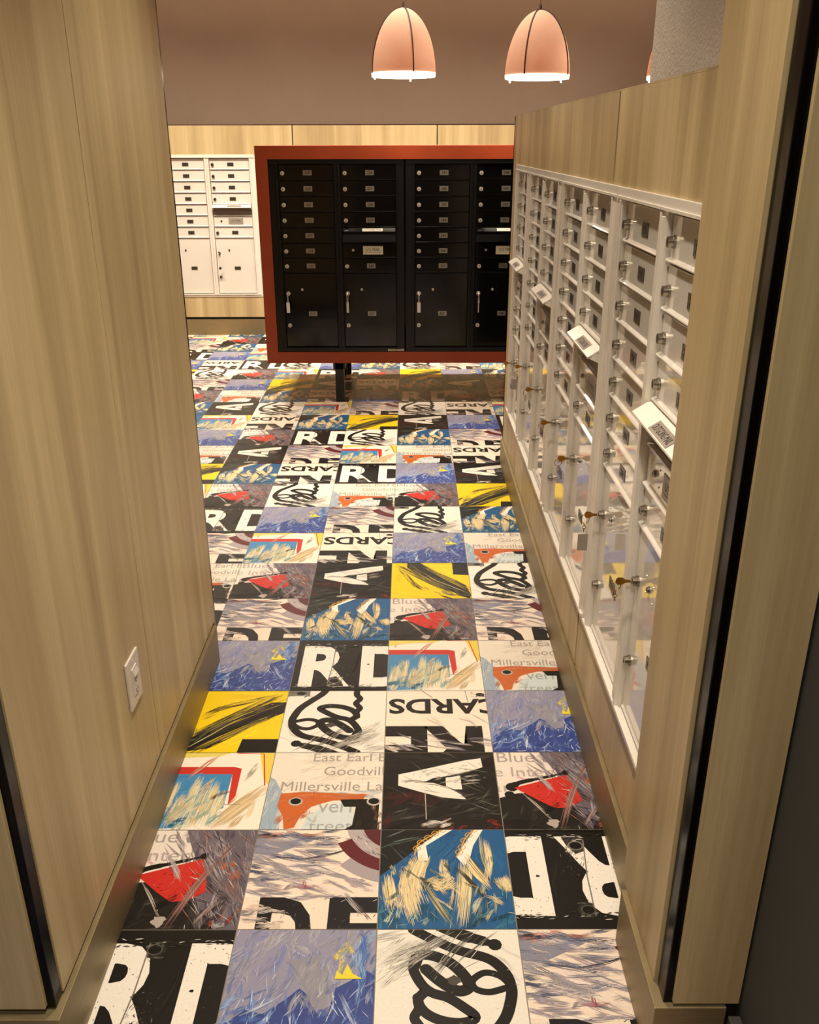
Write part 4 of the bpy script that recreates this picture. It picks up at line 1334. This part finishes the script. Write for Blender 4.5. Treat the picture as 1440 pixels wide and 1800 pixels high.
# right partition, far to near
HP = -pi / 2
XR = 0.866
mailbox_unit('mailbox_unit', 'single-column white mailbox bank at the far end of the oak partition', (XR, 2.738, ZB), HP, 'C', 'white',
             seq(165, 170) + ['P16'], left_margin=-0.15, maker=False)
mailbox_unit('mailbox_unit', 'two-column white mailbox bank on the partition right next to the single-column one', (XR, 2.2955, ZB), HP, 'AB', 'white',
             seq(171, 177) + ['P17'] + seq(178, 182) + ['P18'], maker=False)
mailbox_unit('mailbox_unit', 'middle two-column white mailbox bank on the partition, with a brightly lit hood', (XR, 1.476, ZB), HP, 'AB', 'white',
             seq(183, 189) + ['P19'] + seq(190, 194) + ['P20'], maker=False)
mailbox_unit('mailbox_unit', 'nearest white mailbox bank, partly hidden by the oak pier, with readable OUTGOING MAIL hood', (XR, 0.662, ZB), HP, 'AB', 'white',
             seq(195, 201) + ['P21'] + seq(202, 206) + ['P22'], maker=False)


# ------------------------------------------------------------------ keys left in the parcel locks
def key_set(x, y, z, rz, label, group, metal, tagkind, seed):
    """hangs from a lock whose face is at the origin; local -y points out of the door"""
    R = random.Random(seed)
    root = thing('key', label, 'key', (x, y, z), rz, group)
    k = MB()
    k.box(-0.0011, 0.0011, -0.006, 0.004, -0.0035, 0.0035, 'nickel')
    # bow: flat vertical plate with a waist
    P = [(-0.005, -0.003), (-0.005, 0.003), (-0.016, 0.0035), (-0.022, 0.008), (-0.032, 0.009), (-0.037, 0.004), (-0.037, -0.004), (-0.032, -0.009), (-0.022, -0.008), (-0.016, -0.0035)]
    n = len(P)
    k.add([(-0.0011, p[0], p[1]) for p in P] + [(0.0011, p[0], p[1]) for p in P],
          [(i, n + i, n + (i + 1) % n, (i + 1) % n) for i in range(n)] + [tuple(range(n)), tuple(range(n, 2 * n))[::-1]], metal)
    k.build('key_bow', root)
    k = MB()
    tilt = R.uniform(-0.5, 0.5)
    k.torus((0, -0.036, -0.012), (cos(tilt), sin(tilt), 0), 0.0115, 0.0011, metal, 22, 6)
    k.build('split_ring', root)
    k = MB()
    z0 = -0.024
    for i in range(3):
        ax = (1, 0, 0) if i % 2 else (0, 1, 0)
        k.torus((0, -0.036, z0 - 0.004 - i * 0.0075), ax, 0.0048, 0.0009, metal, 14, 5)
    k.build('chain', root)
    zt = z0 - 0.026
    if tagkind in ('white', 'silver', 'thin'):
        k = MB()
        tm = {'white': 'tag_white', 'silver': 'nickel', 'thin': 'nickel'}[tagkind]
        w = {'white': 0.0105, 'silver': 0.0075, 'thin': 0.003}[tagkind]
        k.box(-w, w, -0.0372, -0.0348, zt - 0.062, zt, tm, 0.0008)
        k.torus((0, -0.036, zt + 0.003), (0, 1, 0), 0.006, 0.0010, metal, 14, 5)
        k.build('tag', root)
    elif tagkind == 'disc':
        k = MB()
        k.tube([(0.0, -0.036, zt + 0.006), (0.003, -0.03, zt - 0.03), (0.006, -0.02, zt - 0.062)], 0.0013, metal, 6)
        k.cyl((0.006, -0.018, zt - 0.072), (0.006, -0.022, zt - 0.072), 0.0115, None, 18, 'tag_dark')
        k.tube([(0.006, -0.02, zt - 0.083), (0.008, -0.02, zt - 0.12)], 0.0011, metal, 6)
        k.build('fob', root)
    elif tagkind == 'clear':
        k = MB()
        k.box(-0.0012, 0.0012, -0.050, -0.024, zt - 0.05, zt - 0.004, 'label_grey', 0.0004)
        k.build('tag', root)
    return root


for i, (x, z, tk, lab) in enumerate([
        (XB, 0.700, 'white', 'key with white tag in the leftmost black parcel door, S1P'),
        (XB + 0.3745, 0.700, 'silver', 'key with narrow silver tag in black parcel door S2P'),
        (XB + 0.8215, 0.700, 'white', 'key with wide white tag in black parcel door S3P'),
        (XB + 0.8215 + 0.3745, 0.700, 'thin', 'key with thin tag seen edge-on in black parcel door S4P')]):
    key_set(x, YB - 0.004, z, 0, lab, 'keys in the black parcel doors', 'nickel', tk, i)
key_set(-1.632 + 0.3745, YF - 0.013, 0.700, 0, 'key with round dark fob hanging on the far white mailbox bank', None, 'nickel', 'disc', 9)
for i, (yl, z, tk, lab) in enumerate([
        (2.738, 0.612, 'none', 'brass key in the farthest parcel door of the white partition mailboxes'),
        (2.2955, 0.700, 'clear', 'brass key with wide ring, second farthest on the white partition mailboxes'),
        (2.290 - 0.3745, 0.700, 'none', 'brass key third from the far end of the white partition mailboxes'),
        (1.476, 0.700, 'none', 'brass key in the left parcel door of the middle white mailbox bank'),
        (1.476 - 0.3745, 0.700, 'none', 'brass key in the right parcel door of the middle white mailbox bank'),
        (0.662, 0.700, 'clear', 'brass key with round ring and clear tag, left parcel door of the nearest white bank'),
        (0.662 - 0.3745, 0.700, 'none', 'brass key nearest the oak pier on the white mailboxes')]):
    key_set(XR - 0.004, yl, z, HP, lab, 'brass keys in the white parcel doors', 'brass', tk, 20 + i)

# ------------------------------------------------------------------ pendant lamps
LR, LH = 0.176, 0.320


def pendant(x, y, z, label, turn, proto=None):
    root = thing('pendant_lamp', label, 'lamp', (x, y, z), turn, 'dome pendant lamps')
    NS, NR = 48, 18

    def prof(t):
        return LR * (sin(t * pi / 2) ** 1.04), LH * (cos(t * pi / 2) ** 1.0) if t < 1 else 0.0
    k = MB()
    vs, fs = [], []
    for i in range(1, NR + 1):
        rr, zz = prof(i / NR)
        for j in range(NS):
            vs.append((rr * cos(2 * pi * j / NS), rr * sin(2 * pi * j / NS), zz + 0.020))
    vs.append((0, 0, LH + 0.022))
    for i in range(NR - 1):
        for j in range(NS):
            fs.append((i * NS + j, (i + 1) * NS + j, (i + 1) * NS + (j + 1) % NS, i * NS + (j + 1) % NS))
    for j in range(NS):
        fs.append((len(vs) - 1, j, (j + 1) % NS))
    k.add(vs, fs, 'shade')
    k.build('lamp_shade', root, smooth=True)
    for q in range(4):
        a = q * pi / 2
        k = MB()
        pts = []
        for i in range(0, NR + 1):
            rr, zz = prof(i / NR)
            pts.append(((rr + 0.0015) * cos(a), (rr + 0.0015) * sin(a), zz + 0.022 + (0.001 if i == 0 else 0)))
        k.tube(pts, 0.0038, 'seamline', 6)
        k.build('rib', root, smooth=True)
    k = MB()
    k.cyl((0, 0, 0.006), (0, 0, 0.024), LR * 0.985, LR * 1.0, 48, 'glow')
    k.build('diffuser', root, smooth=True)
    k = MB()
    k.cyl((0, 0, 0.0245), (0, 0, 0.030), LR * 0.985, LR * 0.97, 40, 'white_frame')
    k.build('light_stop', root)  # unseen disc added to keep the diffuser's light out of the shade
    for q in range(3):
        a = q * 2 * pi / 3 + 0.5
        k = MB()
        k.cyl((LR * 0.93 * cos(a), LR * 0.93 * sin(a), 0.004), (LR * 0.93 * cos(a), LR * 0.93 * sin(a), -0.008), 0.005, 0.004, 10, 'glow')
        k.build('clip', root)
    k = MB()
    k.cyl((0, 0, LH + 0.018), (0, 0, LH + 0.045), 0.011, 0.006, 14, 'seamline')
    k.build('cap', root)
    k = MB()
    k.cyl((0, 0, LH + 0.04), (0, 0, ZC - z), 0.0028, None, 8, 'cord')
    k.build('cord', root)
    k = MB()
    k.cyl((0, 0, ZC - z - 0.025), (0, 0, ZC - z), 0.05, 0.055, 24, 'seamline')
    k.build('ceiling_rose', root)
    # bulb inside the shade, light below the diffuser
    l = bpy.data.lights.new('bulb', 'POINT')
    l.energy = 0.55
    l.color = (1.0, 0.66, 0.48)
    l.shadow_soft_size = 0.04
    o = bpy.data.objects.new('bulb', l)
    o.location = (x + 0.03, y - 0.02, z + 0.075)
    C.objects.link(o)
    l = bpy.data.lights.new('downward_light', 'AREA')
    l.shape = 'DISK'
    l.size = LR * 1.9
    l.energy = 1.2
    l.color = WARM
    o = bpy.data.objects.new('downward_light', l)
    o.location = (x, y, z - 0.002)
    C.objects.link(o)
    return root


PY = 4.0
pendant(0.347, PY, 1.905, 'peach dome pendant lamp, the left one of the two in full view', RAD(-72))
pendant(1.080, PY, 1.893, 'peach dome pendant lamp in full view next to the oak partition', RAD(-120))
pendant(1.862, PY, 1.888, 'peach dome pendant lamp almost wholly hidden behind the grey plaster wall', RAD(30))

# ------------------------------------------------------------------ socket plate on the left wall
so = thing('wall_socket', 'white switch and socket plate on the left oak wall', 'socket', (-0.26, 0.300, 0.444), pi / 2)
k = MB()
k.box(-0.043, 0.043, -0.006, 0.0, -0.062, 0.062, 'plastic', 0.0028)
k.build('cover_plate', so)
k = MB()
k.box(-0.017, 0.017, -0.0085, -0.005, -0.034, 0.034, 'plastic', 0.0012)
k.build('insert', so)
k = MB()
k.add([(-0.014, -0.0084, 0.030), (0.014, -0.0084, 0.030), (0.014, -0.013, 0.016), (-0.014, -0.013, 0.016), (0.014, -0.0084, 0.012), (-0.014, -0.0084, 0.012)],
      [(0, 3, 2, 1), (3, 5, 4, 2), (0, 5, 3), (1, 2, 4), (0, 1, 4, 5)], 'plastic')
k.build('rocker', so)
for zz in (0.004, -0.024):
    k = MB()
    for dx in (-0.005, 0.005):
        k.box(dx - 0.0008, dx + 0.0008, -0.0089, -0.0084, zz - 0.004, zz + 0.004, 'keyway')
    k.cyl((0, -0.0084, zz - 0.008), (0, -0.0089, zz - 0.008), 0.0018, None, 8, 'keyway')
    k.build('socket_outlet', so)
for zz in (0.050, -0.050):
    k = MB()
    k.cyl((0, -0.0055, zz), (0, -0.0070, zz), 0.0028, 0.002, 10, 'plastic')
    k.build('screw', so)
